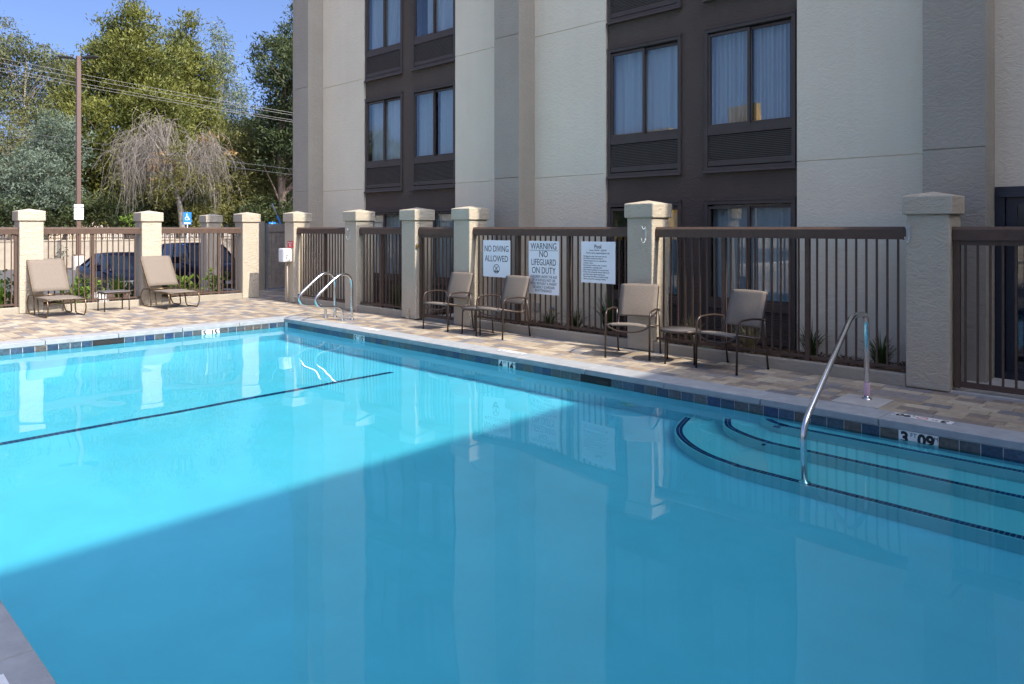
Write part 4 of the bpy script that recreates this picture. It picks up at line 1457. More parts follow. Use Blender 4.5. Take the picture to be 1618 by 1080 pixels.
MB().tube(fillet([(0.02, 0, 0), (-0.10, 0, 0), (-0.12, 0, -0.05)], 0.03, 5), 0.012, 8).build('spout', 'brass', t)
MB().lathe([(0, 0.035), (0.028, 0.035), (0.03, 0.025), (0.01, 0.02), (0.008, 0.0)], 12, (-0.07, 0, 0.01)).build('handle', 'valve_blue', t)
t = thing('utility_box', 'small grey utility box on a post in the mulch behind the signs', 'utility box', (8.95, 8.26, 0.0))
MB().bevel_box(-0.03, 0.03, -0.06, 0.06, 0.30, 0.44, 0.008, 1).build('box', 'galvanised', t)
MB().tube([(0, 0, 0), (0, 0, 0.30)], 0.016, 8).build('post', 'galvanised', t)

# ------------------------------------------------------------------ beyond the fence
def at(px, d, py=None):
    """Point at distance d in front of the camera in the direction of a bearing; height from py or car-park level."""
    t = (px - 809) / 1189
    return Vector((d * (FX + t * FY), d * (FY - t * FX), LOT_Z if py is None else EYE + (360 - py) * d / 1189))

# stall lines
mb = MB()
for x in (2.0, 4.7, 7.05, 9.42, 12.1, 14.8, 17.5, 20.2):
    mb.box(x - 0.05, x + 0.05, 22.6, 28.2, LOT_Z + 0.001, LOT_Z + 0.005)
tag(mb.build('stall_lines', 'line_paint'), kind='structure')

# ---- parked cars
def loft(mb, stations, ring):
    rows = [ring(*s) for s in stations]
    n = len(rows[0])
    o = len(mb.v)
    vs = [p for r_ in rows for p in r_]
    fs = []
    for i in range(len(rows) - 1):
        for k in range(n):
            k2 = (k + 1) % n
            fs.append((i * n + k, i * n + k2, (i + 1) * n + k2, (i + 1) * n + k))
    fs += [tuple(range(n)), tuple(reversed(range((len(rows) - 1) * n, len(rows) * n)))]
    mb.add(vs, fs, True)
    return mb

def body_ring(y, w, zl, zb, zt):
    half = [(w * 0.90, zl), (w * 0.985, zl + 0.08), (w, zl + (zb - zl) * 0.45), (w * 0.985, zb - 0.05), (w * 0.95, zb), (w * 0.70, zt - 0.012), (w * 0.35, zt)]
    pts = [(x, y, z) for x, z in half] + [(-x, y, z) for x, z in reversed(half)]
    return pts

def make_car(loc, label, paint, suv):
    k = 1.0
    t = thing('parked_car', label, 'car', loc, 0, 'cars parked behind the fence')
    if suv:
        st = [(0.0, 0.62, 0.38, 0.72, 0.78), (0.10, 0.80, 0.28, 0.86, 0.92), (0.45, 0.91, 0.24, 0.96, 1.02), (1.0, 0.94, 0.24, 1.03, 1.08), (1.25, 0.945, 0.24, 1.06, 1.10),
              (2.4, 0.95, 0.24, 1.08, 1.11), (3.6, 0.95, 0.24, 1.10, 1.13), (4.3, 0.93, 0.26, 1.12, 1.15), (4.62, 0.86, 0.34, 1.10, 1.13), (4.72, 0.74, 0.42, 1.0, 1.03)]
        base = [(1.15, 1.06, 0.84), (4.62, 1.10, 0.84)]
        top = [(1.95, 1.62, 0.62), (2.6, 1.68, 0.64), (3.7, 1.66, 0.64), (4.35, 1.58, 0.62)]
        rw, zr, Lc = 0.37, 0.37, 4.72
        ax = (0.88, 3.78)
    else:
        st = [(0.0, 0.58, 0.30, 0.55, 0.60), (0.10, 0.77, 0.20, 0.62, 0.68), (0.45, 0.87, 0.17, 0.70, 0.77), (0.95, 0.90, 0.17, 0.79, 0.86), (1.35, 0.905, 0.17, 0.86, 0.92),
              (2.3, 0.91, 0.17, 0.89, 0.93), (3.3, 0.91, 0.17, 0.92, 0.96), (3.9, 0.895, 0.18, 0.95, 1.0), (4.35, 0.85, 0.22, 0.93, 0.99), (4.62, 0.70, 0.32, 0.84, 0.90)]
        base = [(1.22, 0.89, 0.80), (4.15, 0.97, 0.78)]
        top = [(2.05, 1.33, 0.56), (2.5, 1.40, 0.58), (3.0, 1.39, 0.57), (3.35, 1.34, 0.54)]
        rw, zr, Lc = 0.325, 0.325, 4.62
        ax = (0.85, 3.62)
    body = loft(MB(), st, body_ring).build('body', paint, t)
    # glasshouse
    ring_b = [(-base[0][2] * 0.90, base[0][0], base[0][1] - 0.06), (base[0][2] * 0.90, base[0][0], base[0][1] - 0.06)]
    mb = MB()
    n = len(top)
    lo, hi = [], []
    for i, (y, z, w) in enumerate(top):
        f = i / (n - 1)
        yb = base[0][0] + (base[1][0] - base[0][0]) * f
        zb = base[0][1] + (base[1][1] - base[0][1]) * f - 0.05
        wb = base[0][2] + (base[1][2] - base[0][2]) * f
        if i in (0, n - 1):
            wb *= 0.94
        lo.append((yb, zb, wb)); hi.append((y, z, w))
    vs = []
    for (y, z, w) in lo: vs += [(-w, y, z), (w, y, z)]
    for (y, z, w) in hi: vs += [(-w, y, z), (w, y, z)]
    o = 2 * n
    fs = [(0, 1, o + 1, o), (2 * n - 2, 2 * n - 1, o + 2 * n - 1, o + 2 * n - 2)]
    for i in range(n - 1):
        a = 2 * i
        fs += [(a, a + 2, o + a + 2, o + a), (a + 1, a + 3, o + a + 3, o + a + 1), (o + a, o + a + 2, o + a + 3, o + a + 1)]
    mb.add(vs, fs).build('glass', 'car_glass', t)
    # roof skin and pillars
    rf = MB()
    rows = []
    for (y, z, w) in hi:
        rows.append([(x * w * 1.02, y, z + 0.022 - 0.03 * abs(x) ** 3) for x in (-1, -0.6, 0, 0.6, 1)] + [(x * w * 1.02, y, z - 0.012) for x in (1, 0.6, 0, -0.6, -1)])
    loft(rf, [(i,) for i in range(len(rows))], lambda i: rows[i])
    rf.build('roof', paint, t)
    for s in (-1, 1):
        for (a, b) in ((0, 0), (n - 1, n - 1)):
            p, q = lo[a], hi[b]
            MB().tube([(s * p[2] * 1.0, p[0], p[1] + 0.03), (s * q[2] * 1.0, q[0], q[1])], [0.035, 0.03], 6).build('window_pillar', paint, t)
        for f in (0.42, 0.74):
            i = f * (n - 1); i0 = int(i); ff = i - i0
            p = Vector(lo[i0]).lerp(Vector(lo[i0 + 1]), ff); q = Vector(hi[i0]).lerp(Vector(hi[i0 + 1]), ff)
            MB().tube([(s * (p.z + 0.005), p.x, p.y), (s * (q.z + 0.005), q.x, q.y)], 0.022, 6).build('window_pillar', 'car_trim', t)
        # mirror
        MB().bevel_box(s * (st[4][1] + 0.02), s * (st[4][1] + 0.20), base[0][0] + 0.42, base[0][0] + 0.52, base[0][1] + 0.02, base[0][1] + 0.16, 0.03, 2).build('wing_mirror', paint, t)
        # headlight and tail light
        zh = st[2][3] - 0.10
        h = MB().bevel_box(s * 0.48, s * 0.82, 0.055, 0.42, zh - 0.13, zh + 0.015, 0.03, 2)
        h.build('headlight', 'lamp_clear', t)
        MB().bevel_box(s * 0.50, s * 0.74, Lc - 0.20, Lc - 0.03, zh + 0.08, zh + 0.24, 0.03, 2).build('tail_light', 'lamp_red', t)
        MB().bevel_box(s * 0.55, s * 0.70, 0.02, 0.12, 0.40, 0.48, 0.02, 2).build('fog_lamp', 'lamp_clear', t)
        for y in ax:
            wobj = bpy.data.objects.new('wheel', None); COL.objects.link(wobj); wobj.parent = t
            wobj.location = (s * (0.83 if not suv else 0.86), y, zr)
            wobj.rotation_euler = (0, R(90) * s, 0)
            MB().lathe([(rw * 0.66, -0.09), (rw * 0.93, -0.10), (rw, -0.07), (rw, 0.08), (rw * 0.93, 0.11), (rw * 0.66, 0.10), (rw * 0.66, -0.09)], 28).build('tyre', 'rubber', wobj)
            rim = MB().lathe([(rw * 0.66, 0.09), (rw * 0.62, 0.095), (rw * 0.58, 0.06), (rw * 0.3, 0.0), (0.0, 0.0)], 28)
            for q in range(5):
                a = 2 * math.pi * q / 5
                c, s2 = math.cos(a), math.sin(a)
                nx_, ny_ = -s2 * 0.03, c * 0.03
                r0, r1 = 0.03, rw * 0.63
                rim.add([(c * r0 + nx_, s2 * r0 + ny_, 0.085), (c * r1 + nx_, s2 * r1 + ny_, 0.092), (c * r1 - nx_, s2 * r1 - ny_, 0.092), (c * r0 - nx_, s2 * r0 - ny_, 0.085)], [(0, 1, 2, 3)])
            rim.build('rim', 'alloy', wobj)
            MB().lathe([(rw + 0.055, -0.02), (rw + 0.05, 0.075), (0.0, 0.078)], 28).build('wheel_arch', 'car_trim', wobj)
    MB().bevel_box(-0.42, 0.42, -0.018, 0.05, st[1][3] - 0.24, st[1][3] - 0.06, 0.015, 2).build('grille', 'car_trim', t)
    MB().bevel_box(-0.50, 0.50, 0.01, 0.08, 0.25, 0.38, 0.02, 2).build('lower_intake', 'car_trim', t)
    MB().bevel_box(-0.16, 0.16, -0.03, -0.019, 0.40, 0.51, 0.003, 1).build('number_plate', 'plate_white', t)
    return t
make_car((8.5, 23.6, LOT_Z), 'dark blue sedan parked left of the middle back pillar', 'car_blue', False)
make_car((10.95, 23.6, LOT_Z), 'tall dark blue sport utility car parked next to the sedan', 'car_blue', True)

# ---- retaining wall with iron railing
wl = thing('block_wall', 'long tan block wall with a black iron railing beyond the car park', 'wall', (15, 47.2, LOT_Z))
MB().bevel_box(-45, 45, 0.0, 0.25, -0.2, 1.46, 0.02, 1).build('wall', 'block_wall', wl)
MB().bevel_box(-45, 45, -0.04, 0.29, 1.462, 1.54, 0.015, 1).build('cap', 'block_wall', wl)
mb = MB()
for k in range(560):
    x = -22 + 0.115 * k
    mb.prism([(x - 0.011, 0.115), (x + 0.011, 0.115), (x + 0.011, 0.135), (x - 0.011, 0.135)], 1.50, 2.30, 'z')
mb.box(-22, 43, 0.105, 0.145, 1.62, 1.66); mb.box(-22, 43, 0.105, 0.145, 2.12, 2.16)
tag(mb.build('iron_railing', 'black_iron', wl), kind='stuff')

# ---- parking light pole
p = at(124, 40)
lp = thing('light_pole', 'tall brown parking lot light pole on a concrete footing', 'light pole', p)
MB().lathe([(0.0, 0.74), (0.30, 0.74), (0.32, 0.70), (0.32, -0.1)], 24).build('footing', 'concrete', lp)
MB().bevel_box(-0.24, 0.24, -0.24, 0.24, 0.741, 0.80, 0.01, 1).build('base_plate', 'pole_brown', lp)
MB().bevel_box(-0.105, 0.105, -0.105, 0.105, 0.80, 11.35, 0.015, 1).build('pole', 'pole_brown', lp)
for s in (-1, 1):
    a = Vector((FY, -FX, 0)) * s
    MB().tube([Vector((0, 0, 11.15)) + a * 0.1, Vector((0, 0, 11.25)) + a * 0.35], 0.04, 8).build('arm', 'black_iron', lp)
    hb = MB().bevel_box(-0.36, 0.36, -0.19, 0.19, -0.05, 0.05, 0.03, 2)
    me = hb.mesh('lamp_head')
    me.transform(Matrix.Translation(Vector((0, 0, 11.28)) + a * 0.68) @ Matrix.Rotation(math.atan2(a.y, a.x), 4, 'Z') @ Matrix.Rotation(R(-5), 4, 'Y'))
    link('lamp_head', me, 'black_iron', lp)
t = thing('pole_notice', 'blank white notice board strapped to the light pole', 'sign', p + Vector((-0.1, -0.13, 2.65)))
MB().bevel_box(-0.16, 0.30, -0.05, -0.02, 0.0, 0.62, 0.01, 1).build('board', 'sign_white', t)
MB().bevel_box(-0.16, 0.30, -0.05, -0.02, 0.66, 0.80, 0.01, 1).build('header', 'sign_white', t)
MB().box(0.0, 0.14, -0.018, 0.0, 0.05, 0.75).build('bracket', 'galvanised', t)

# ---- accessible parking signs
def access_sign(p, rz, label, h):
    t = thing('parking_sign', label, 'sign', p, rz, 'blue accessible parking signs')
    MB().tube([(0, 0.02, 0), (0, 0.02, h + 0.02)], 0.024, 8).build('post', 'galvanised', t)
    MB().bevel_box(-0.155, 0.155, -0.008, -0.004, h - 0.5, h, 0.0015, 1).build('board', 'sign_blue', t)
    s = MB()
    z0 = h - 0.30
    y = -0.0095
    def q(a, b, w_):
        a, b = Vector(a), Vector(b); d = (b - a).normalized(); n_ = Vector((-d.y, d.x)) * w_ / 2
        s.add([(v.x, y, v.y) for v in (a + n_, b + n_, b - n_, a - n_)], [(0, 1, 2, 3)])
    for k in range(14):
        a, b = 2 * math.pi * k / 14, 2 * math.pi * (k + 1) / 14
        s.add([(-0.02 + 0.026 * math.cos(a), y, z0 + 0.22 + 0.026 * math.sin(a)), (-0.02 + 0.026 * math.cos(b), y, z0 + 0.22 + 0.026 * math.sin(b)), (-0.02, y, z0 + 0.22)], [(0, 1, 2)])
    for k in range(16):
        a, b = R(100) + R(260) * k / 16, R(100) + R(260) * (k + 1) / 16
        s.add([(-0.012 + r_ * math.cos(v), y, z0 + 0.05 + r_ * math.sin(v)) for r_, v in ((0.078, a), (0.078, b), (0.060, b), (0.060, a))], [(0, 1, 2, 3)])
    q((-0.018, z0 + 0.18), (-0.012, z0 + 0.07), 0.03); q((-0.012, z0 + 0.075), (0.06, z0 + 0.075), 0.026); q((0.052, z0 + 0.075), (0.085, z0 - 0.015), 0.026); q((-0.012, z0 + 0.135), (0.05, z0 + 0.135), 0.02)
    s.build('symbol', 'white_ink', t)
    b = MB(); b.box(-0.12, 0.12, -0.0095, -0.0088, h - 0.48, h - 0.42); b.build('white_band', 'white_ink', t)
    return t
access_sign(at(296, 31), R(-20), 'blue accessible parking sign above the sport utility car', 2.85)
access_sign(at(430.5, 33), R(-20), 'blue accessible parking sign just showing above the wooden gate', 2.46)
t = thing('leaning_stake', 'thin blue and white stake leaning above the wooden gate', 'stake', at(446, 21.5))
a, b = at(446, 21.5, 360), at(430, 21.5, 321)
a, b = a - t.location, b - t.location
MB().tube([(a.x, a.y, 0.0), a, a.lerp(b, 0.5)], 0.022, 8).build('lower_half', 'sign_blue', t)
MB().tube([a.lerp(b, 0.5), b], 0.020, 8).build('upper_half', 'hook_white', t)

# ---- overhead wires
def wire(ya, yb, label, mat, r, d=45.0):
    p, q = at(-260, d + 4, ya - (yb - ya) * 260 / 466), at(760, d - 2, yb + (yb - ya) * 294 / 466)
    pts = []
    for k in range(25):
        f = k / 24
        v = p.lerp(q, f); v.z -= 0.35 * 4 * f * (1 - f) - 0.25
        pts.append(v)
    o = MB().tube(pts, r, 5).build('overhead_wire', mat)
    tag(o, label, 'wire', 'overhead wires')
for (ya, yb, lab) in ((90.5, 178, 'topmost of the four pale overhead wires'), (98, 181.5, 'second from the top of the four pale overhead wires'),
                      (106, 189.5, 'third from the top of the four pale overhead wires'), (111, 192.5, 'lowest of the four pale overhead wires')):
    wire(ya, yb, lab, 'wire_pale', 0.013)
wire(202.5, 267, 'upper of the two low dark overhead wires', 'wire_dark', 0.015)
wire(212, 275.5, 'lower of the two low dark overhead wires', 'wire_dark', 0.016)

# ------------------------------------------------------------------ vegetation
def quads_mesh(name, C, U, V):
    """One diamond leaf per row: centre C, half-axes U (long) and V (wide)."""
    n = len(C)
    P = np.empty((n, 4, 3), np.float32)
    P[:, 0] = C - U; P[:, 1] = C + V - U * 0.1; P[:, 2] = C + U; P[:, 3] = C - V - U * 0.1
    me = bpy.data.meshes.new(name)
    me.vertices.add(n * 4); me.loops.add(n * 4); me.polygons.add(n)
    me.vertices.foreach_set('co', P.ravel())
    me.loops.foreach_set('vertex_index', np.arange(n * 4, dtype=np.int32))
    me.polygons.foreach_set('loop_start', np.arange(0, n * 4, 4, dtype=np.int32))
    me.polygons.foreach_set('loop_total', np.full(n, 4, np.int32))
    me.update(calc_edges=True)
    return me

def unit(a):
    return a / np.maximum(np.linalg.norm(a, axis=1, keepdims=True), 1e-6)

def crown(rs, blobs, per_m2, clump_r, leaves, size, aspect, lift=0.0, droop=0.0, fill=0.38, flat=0.6):
    """Sprays of leaves gathered in clumps near the skin of overlapping lobes. blobs: (x,y,z, rx,ry,rz)."""
    C, U, V, tips = [], [], [], []
    for (x, y, z, rx, ry, rz) in blobs:
        area = 4 * math.pi * ((rx * ry) ** 1.6 / 3 + (rx * rz) ** 1.6 / 3 + (ry * rz) ** 1.6 / 3) ** (1 / 1.6)
        m = max(4, int(area * per_m2))
        d = unit(rs.normal(size=(m, 3)))
        rad = fill + (1.08 - fill) * rs.rand(m, 1) ** 0.6
        # broken outline: push some sprays out, hold others back
        lump = 1 + 0.22 * np.sin(d[:, :1] * 5 + x) * np.sin(d[:, 1:2] * 6 + y) + 0.16 * rs.normal(size=(m, 1))
        cc = np.array([[x, y, z]]) + d * rad * lump * np.array([[rx, ry, rz]])
        tips.append(cc)
        for k in range(leaves):
            g = rs.normal(size=(m, 3)) * np.array([[1, 1, flat]]) * clump_r * 0.6
            c = cc + g
            c[:, 2] -= droop * np.abs(g[:, 0] + g[:, 1]) + droop * rs.rand(m) * clump_r
            dirv = unit(d * 0.7 + rs.normal(size=(m, 3)) * 0.75 + np.array([[0, 0, lift - droop * 1.6]]))
            s = size * (0.6 + 0.8 * rs.rand(m, 1))
            side = unit(np.cross(dirv, rs.normal(size=(m, 3))))
            C.append(c); U.append(dirv * s); V.append(side * s * aspect)
    return np.concatenate(C), np.concatenate(U), np.concatenate(V), np.concatenate(tips)

def limbs(rs, base, top, tips, r0, n_limbs, mat, parent, org, lean=None, branch_r=0.3):
    mb = MB()
    base, top = Vector(base), Vector(top)
    mid = base.lerp(top, 0.5) + Vector((rs.normal() * 0.35, rs.normal() * 0.35, 0))
    tr = curve([base, mid, top], 8)
    rad = [r0 * (1 - 0.82 * i / (len(tr) - 1)) for i in range(len(tr))]
    rad[0] *= 1.35
    mb.tube(tr, rad, 9)
    o = mb.build('trunk', mat, parent, None)
    idx = rs.choice(len(tips), min(n_limbs, len(tips)), replace=False)
    bm_ = MB()
    for i in idx:
        tip = Vector(tips[i])
        f = min(0.95, max(0.22, (tip.z - base.z) / max(top.z - base.z, 0.1) - 0.18))
        a = tr[int(f * (len(tr) - 1))]
        m1 = a.lerp(tip, 0.5) + Vector((rs.normal() * 0.25, rs.normal() * 0.25, -0.15 + rs.normal() * 0.2))
        rr = r0 * branch_r * (1.1 - f)
        bm_.tube(curve([a, m1, tip], 4), [rr * (1 - 0.09 * k) for k in range(9)], 5)
    b = bm_.build('branches', mat, parent, None)
    tag(b, kind='stuff')

def tree(seed, px, d, blobs, label, leaf, per_m2, clump_r, leaves, size, aspect, trunk_top, name='tree', bark='bark', r0=0.28, n_limbs=40, group=None, cat='tree', **kw):
    """blobs in bearing/height units at distance d: (px, py, rpx, rpy[, depth offset m])."""
    rs = np.random.RandomState(seed)
    k = d / 1189
    org = at(px, d)
    right = Vector((FY, -FX, 0)); fwd = Vector((FX, FY, 0))
    B = []
    for b in blobs:
        c = at(px, d, b[1]) + right * ((b[0] - px) * k) + fwd * (b[4] if len(b) > 4 else rs.uniform(-1, 1) * 1.2)
        rx, rz = b[2] * k, b[3] * k
        c -= org
        B.append((c.x, c.y, c.z, rx, rx, rz))
    t = thing(name, label, cat, org, 0, group)
    if d > 44:
        leaves, size = int(leaves * 1.7), size * 0.68      # fine sprays
    C, U, V, tips = crown(rs, B, per_m2, clump_r, leaves, size, aspect, **kw)
    keep = C[:, 2] > 0.1
    link('crown', quads_mesh('crown', C[keep], U[keep], V[keep]), leaf, t)
    tp = at(px, d, trunk_top + 26 * min(1.0, 50 / d)) - org
    limbs(rs, (0, 0, -0.3), (tp.x, tp.y, tp.z), tips[tips[:, 2] > 0.6], r0, n_limbs, bark, t, org)
    return t

tree(3, 205, 57, [(216, 38, 24, 40), (172, 62, 28, 46), (205, 95, 48, 45), (160, 120, 38, 45), (245, 120, 45, 50), (200, 150, 66, 45), (140, 165, 30, 45), (255, 175, 45, 45), (185, 205, 62, 50), (240, 225, 55, 45),
              (135, 235, 30, 45), (170, 265, 50, 48), (220, 285, 55, 45), (120, 290, 25, 40), (190, 325, 60, 30)],
     'big olive green pine rising behind the light pole', 'needles_olive', 2.1, 0.62, 26, 0.24, 0.30, 25, 'pine_tree', r0=0.42, n_limbs=70, lift=0.55)
tree(4, 285, 61, [(287, 48, 15, 32), (284, 92, 34, 38), (312, 112, 26, 34), (268, 140, 36, 40), (305, 155, 40, 36), (285, 195, 48, 40), (318, 215, 30, 35)],
     'olive green pine with a pointed top just right of the biggest pine', 'needles_olive', 2.0, 0.6, 26, 0.24, 0.30, 55, 'pine_tree', r0=0.32, n_limbs=40, lift=0.55)
tree(5, 352, 72, [(350, 58, 14, 20), (338, 92, 18, 24), (360, 102, 15, 26), (350, 140, 22, 30), (380, 150, 12, 26), (332, 165, 20, 36), (374, 195, 22, 36), (350, 210, 28, 35)],
     'slender blue green eucalyptus with sky between its branches', 'leaf_blue', 1.4, 0.75, 20, 0.26, 0.26, 48, 'eucalyptus_tree', 'bark_pale', 0.22, 46, droop=0.35)
tree(6, 452, 50, [(472, 16, 20, 28), (432, 72, 22, 15), (456, 62, 26, 26), (476, 110, 46, 38), (440, 130, 26, 28), (478, 165, 50, 45), (440, 190, 34, 40), (490, 225, 50, 50), (448, 240, 30, 36), (405, 85, 12, 14)],
     'dark green pine half hidden behind the hotel corner', 'needles_dark', 2.2, 0.6, 26, 0.22, 0.28, 50, 'pine_tree', r0=0.36, n_limbs=50, lift=0.4)
tree(7, 42, 66, [(22, 72, 30, 20), (55, 82, 20, 22), (6, 110, 24, 34), (82, 98, 24, 22), (42, 130, 30, 26), (104, 120, 18, 28), (88, 158, 22, 28), (18, 158, 28, 22), (60, 175, 26, 22), (-14, 80, 22, 30), (6, 28, 9, 6)],
     'loose drooping eucalyptus at the left edge of the picture', 'leaf_euc', 1.7, 0.8, 20, 0.28, 0.25, 62, 'eucalyptus_tree', 'bark_pale', 0.26, 60, droop=0.5)
tree(8, 72, 49.5, [(76, 196, 32, 26), (52, 225, 38, 32), (92, 240, 34, 36), (32, 270, 34, 40), (72, 280, 46, 40), (108, 285, 24, 36), (20, 310, 34, 30), (70, 322, 55, 26), (115, 325, 26, 24)],
     'bushy silver green tree left of the light pole', 'leaf_silver', 2.6, 0.45, 24, 0.14, 0.36, 235, 'silver_tree', 'bark_pale', 0.2, 46)
tree(9, 392, 52, [(386, 212, 32, 24), (358, 240, 30, 28), (402, 245, 38, 34), (434, 238, 34, 36), (345, 280, 32, 32), (388, 290, 44, 34), (438, 290, 40, 38), (462, 262, 30, 36), (410, 325, 50, 22), (455, 330, 36, 22)],
     'yellowish olive pepper tree between the dead tree and the hotel', 'leaf_pepper', 2.2, 0.5, 22, 0.17, 0.3, 225, 'pepper_tree', 'bark', 0.24, 50, droop=0.3)
tree(10, 14, 58, [(12, 196, 22, 24), (-8, 225, 26, 30), (24, 220, 16, 22), (4, 250, 20, 24)],
     'small olive shrub tree above the house roof', 'leaf_pepper', 1.1, 0.5, 18, 0.18, 0.3, 205, 'shrub_tree', 'bark', 0.16, 24)

# darker trees that close the background behind the front row
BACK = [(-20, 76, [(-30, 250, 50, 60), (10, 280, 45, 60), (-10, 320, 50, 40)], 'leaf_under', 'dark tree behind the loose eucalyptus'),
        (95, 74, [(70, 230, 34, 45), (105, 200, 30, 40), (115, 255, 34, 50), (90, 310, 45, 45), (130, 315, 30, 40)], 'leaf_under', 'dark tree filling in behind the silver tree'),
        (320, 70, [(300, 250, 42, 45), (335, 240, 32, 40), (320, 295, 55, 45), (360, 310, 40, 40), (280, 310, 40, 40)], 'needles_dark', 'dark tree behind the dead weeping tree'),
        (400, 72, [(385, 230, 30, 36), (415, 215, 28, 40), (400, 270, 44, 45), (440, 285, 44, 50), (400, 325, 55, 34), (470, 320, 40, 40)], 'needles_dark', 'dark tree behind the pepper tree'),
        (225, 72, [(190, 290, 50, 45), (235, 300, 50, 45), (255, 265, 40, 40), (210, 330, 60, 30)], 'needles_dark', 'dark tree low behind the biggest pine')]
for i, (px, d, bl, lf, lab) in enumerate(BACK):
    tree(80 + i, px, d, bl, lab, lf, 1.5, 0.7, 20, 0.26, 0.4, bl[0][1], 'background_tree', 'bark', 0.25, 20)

# ---- dead weeping tree: bare hanging twigs and a few dry leaves
def dead_tree():
    rs = np.random.RandomState(21)
    d = 47.5
    k = d / 1189
    org = at(292, d)
    t = thing('dead_tree', 'bare grey weeping tree with hanging twigs and some dry leaves', 'tree', org)
    right = Vector((FY, -FX, 0)); fwd = Vector((FX, FY, 0))
    def P(px, py, dep=0.0):
        return at(292, d, py) + right * ((px - 292) * k) + fwd * dep - org
    tr = MB()
    def branch(pts, r):
        pp = curve(pts, 6)
        tr.tube(pp, [r * (1 - 0.75 * i / (len(pp) - 1)) for i in range(len(pp))], 7)
    base = Vector((0, 0, -0.2))
    branch([base, P(285, 330), P(272, 285), P(262, 235), P(248, 195)], 0.22)
    tr.build('trunk', 'dead_twig', t)
    br = MB()
    tr = br
    for (a, b, c, dep) in (((275, 290), (235, 240), (212, 215), -0.4), ((272, 280), (300, 235), (318, 212), 0.3), ((262, 240), (232, 200), (222, 205), 0.6), ((262, 235), (275, 195), (288, 190), -0.6),
                           ((285, 320), (320, 270), (338, 225), 0.2), ((268, 260), (245, 220), (232, 200), -1.0)):
        branch([P(*a), P(*b, dep * 0.5), P(*c, dep)], 0.09)
    heads = [(218, 214, 16), (246, 186, 12), (262, 200, 9), (206, 240, 10), (232, 226, 20), (250, 214, 10), (314, 224, 9), (330, 214, 9), (340, 240, 9), (252, 250, 14), (318, 256, 12), (222, 262, 14), (286, 232, 7)]
    tw = MB()
    for (hx, hy, spread) in heads:
        for q in range(int(6.5 * spread)):
            px = hx + rs.normal() * spread * 0.6
            py = hy + rs.normal() * 8 + abs(px - hx) * 0.25
            dep = rs.normal() * 1.0
            ln = rs.choice((14, 26, 40, 60, 78)) * rs.uniform(0.7, 1.15)
            p0 = P(px, py, dep)
            out = Vector((rs.normal() * 0.35, rs.normal() * 0.35, 0))
            sgn = (px - 265) / 90
            p1 = p0 + out + right * (0.35 * sgn) + Vector((0, 0, -ln * k * 0.35))
            p2 = p1 + out * 0.5 + right * (0.1 * sgn + rs.normal() * 0.12) + Vector((0, 0, -ln * k * 0.65))
            if p2.z < 0.6:
                continue
            tw.tube([p0, p1, p2], [0.014, 0.010, 0.005], 3, cap=False)
            for j in range(2):
                a = p1.lerp(p2, rs.rand()); b = a + Vector((rs.normal() * 0.18, rs.normal() * 0.18, -rs.uniform(0.2, 0.6)))
                tw.tube([a, b], [0.008, 0.004], 3, cap=False)
    br.build('limbs', 'dead_twig', t)
    tag(tw.build('twigs', 'dead_twig', t), kind='stuff')
    B = []
    for (px, py, rp) in ((250, 272, 16), (280, 268, 18), (300, 245, 14), (335, 222, 12), (352, 235, 12), (268, 255, 10)):
        c = P(px, py, rs.normal() * 0.6); B.append((c.x, c.y, c.z, rp * k, rp * k, rp * k))
    C, U, V, _ = crown(rs, B, 1.6, 0.35, 12, 0.11, 0.45)
    link('dry_leaves', quads_mesh('dry_leaves', C, U, V), 'leaf_dry', t)
    B = []
    for (px, py, rp, dep) in ((286, 250, 15, -0.8), (300, 285, 20, -1.0), (262, 300, 20, -0.6), (232, 312, 18, 0.2), (332, 290, 20, -0.4), (345, 262, 14, 0.3), (278, 322, 22, 0.4), (212, 318, 14, 0.6), (300, 225, 10, 0.5)):
        c = P(px, py, dep); B.append((c.x, c.y, c.z, rp * k, rp * k, rp * k))
    C, U, V, _ = crown(rs, B, 3.0, 0.4, 22, 0.10, 0.36)
    link('green_shoots', quads_mesh('green_shoots', C, U, V), 'leaf_pepper', t)
dead_tree()

# ---- shrubs along the far wall
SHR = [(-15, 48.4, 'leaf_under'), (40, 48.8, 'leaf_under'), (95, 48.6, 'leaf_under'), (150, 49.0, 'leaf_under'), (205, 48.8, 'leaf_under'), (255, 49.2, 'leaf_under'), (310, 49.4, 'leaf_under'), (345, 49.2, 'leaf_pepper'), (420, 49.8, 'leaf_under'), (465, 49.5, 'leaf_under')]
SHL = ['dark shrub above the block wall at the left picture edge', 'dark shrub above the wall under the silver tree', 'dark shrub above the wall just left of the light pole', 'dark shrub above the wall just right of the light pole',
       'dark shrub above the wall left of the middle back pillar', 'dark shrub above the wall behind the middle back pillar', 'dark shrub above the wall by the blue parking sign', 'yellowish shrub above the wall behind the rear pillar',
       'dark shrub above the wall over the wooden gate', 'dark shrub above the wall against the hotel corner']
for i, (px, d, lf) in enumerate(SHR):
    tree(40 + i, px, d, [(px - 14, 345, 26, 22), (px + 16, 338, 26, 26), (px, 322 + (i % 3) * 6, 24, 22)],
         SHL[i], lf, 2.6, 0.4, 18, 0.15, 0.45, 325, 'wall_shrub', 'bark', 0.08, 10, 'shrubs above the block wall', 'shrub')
tree(60, 213, 46.0, [(213, 347, 7, 7), (206, 352, 6, 6), (219, 340, 5, 6), (212, 366, 6, 10)], 'young bright green sapling in front of the railing', 'leaf_bright', 6.0, 0.2, 10, 0.10, 0.5, 340, 'sapling', 'bark', 0.05, 8, cat='shrub')
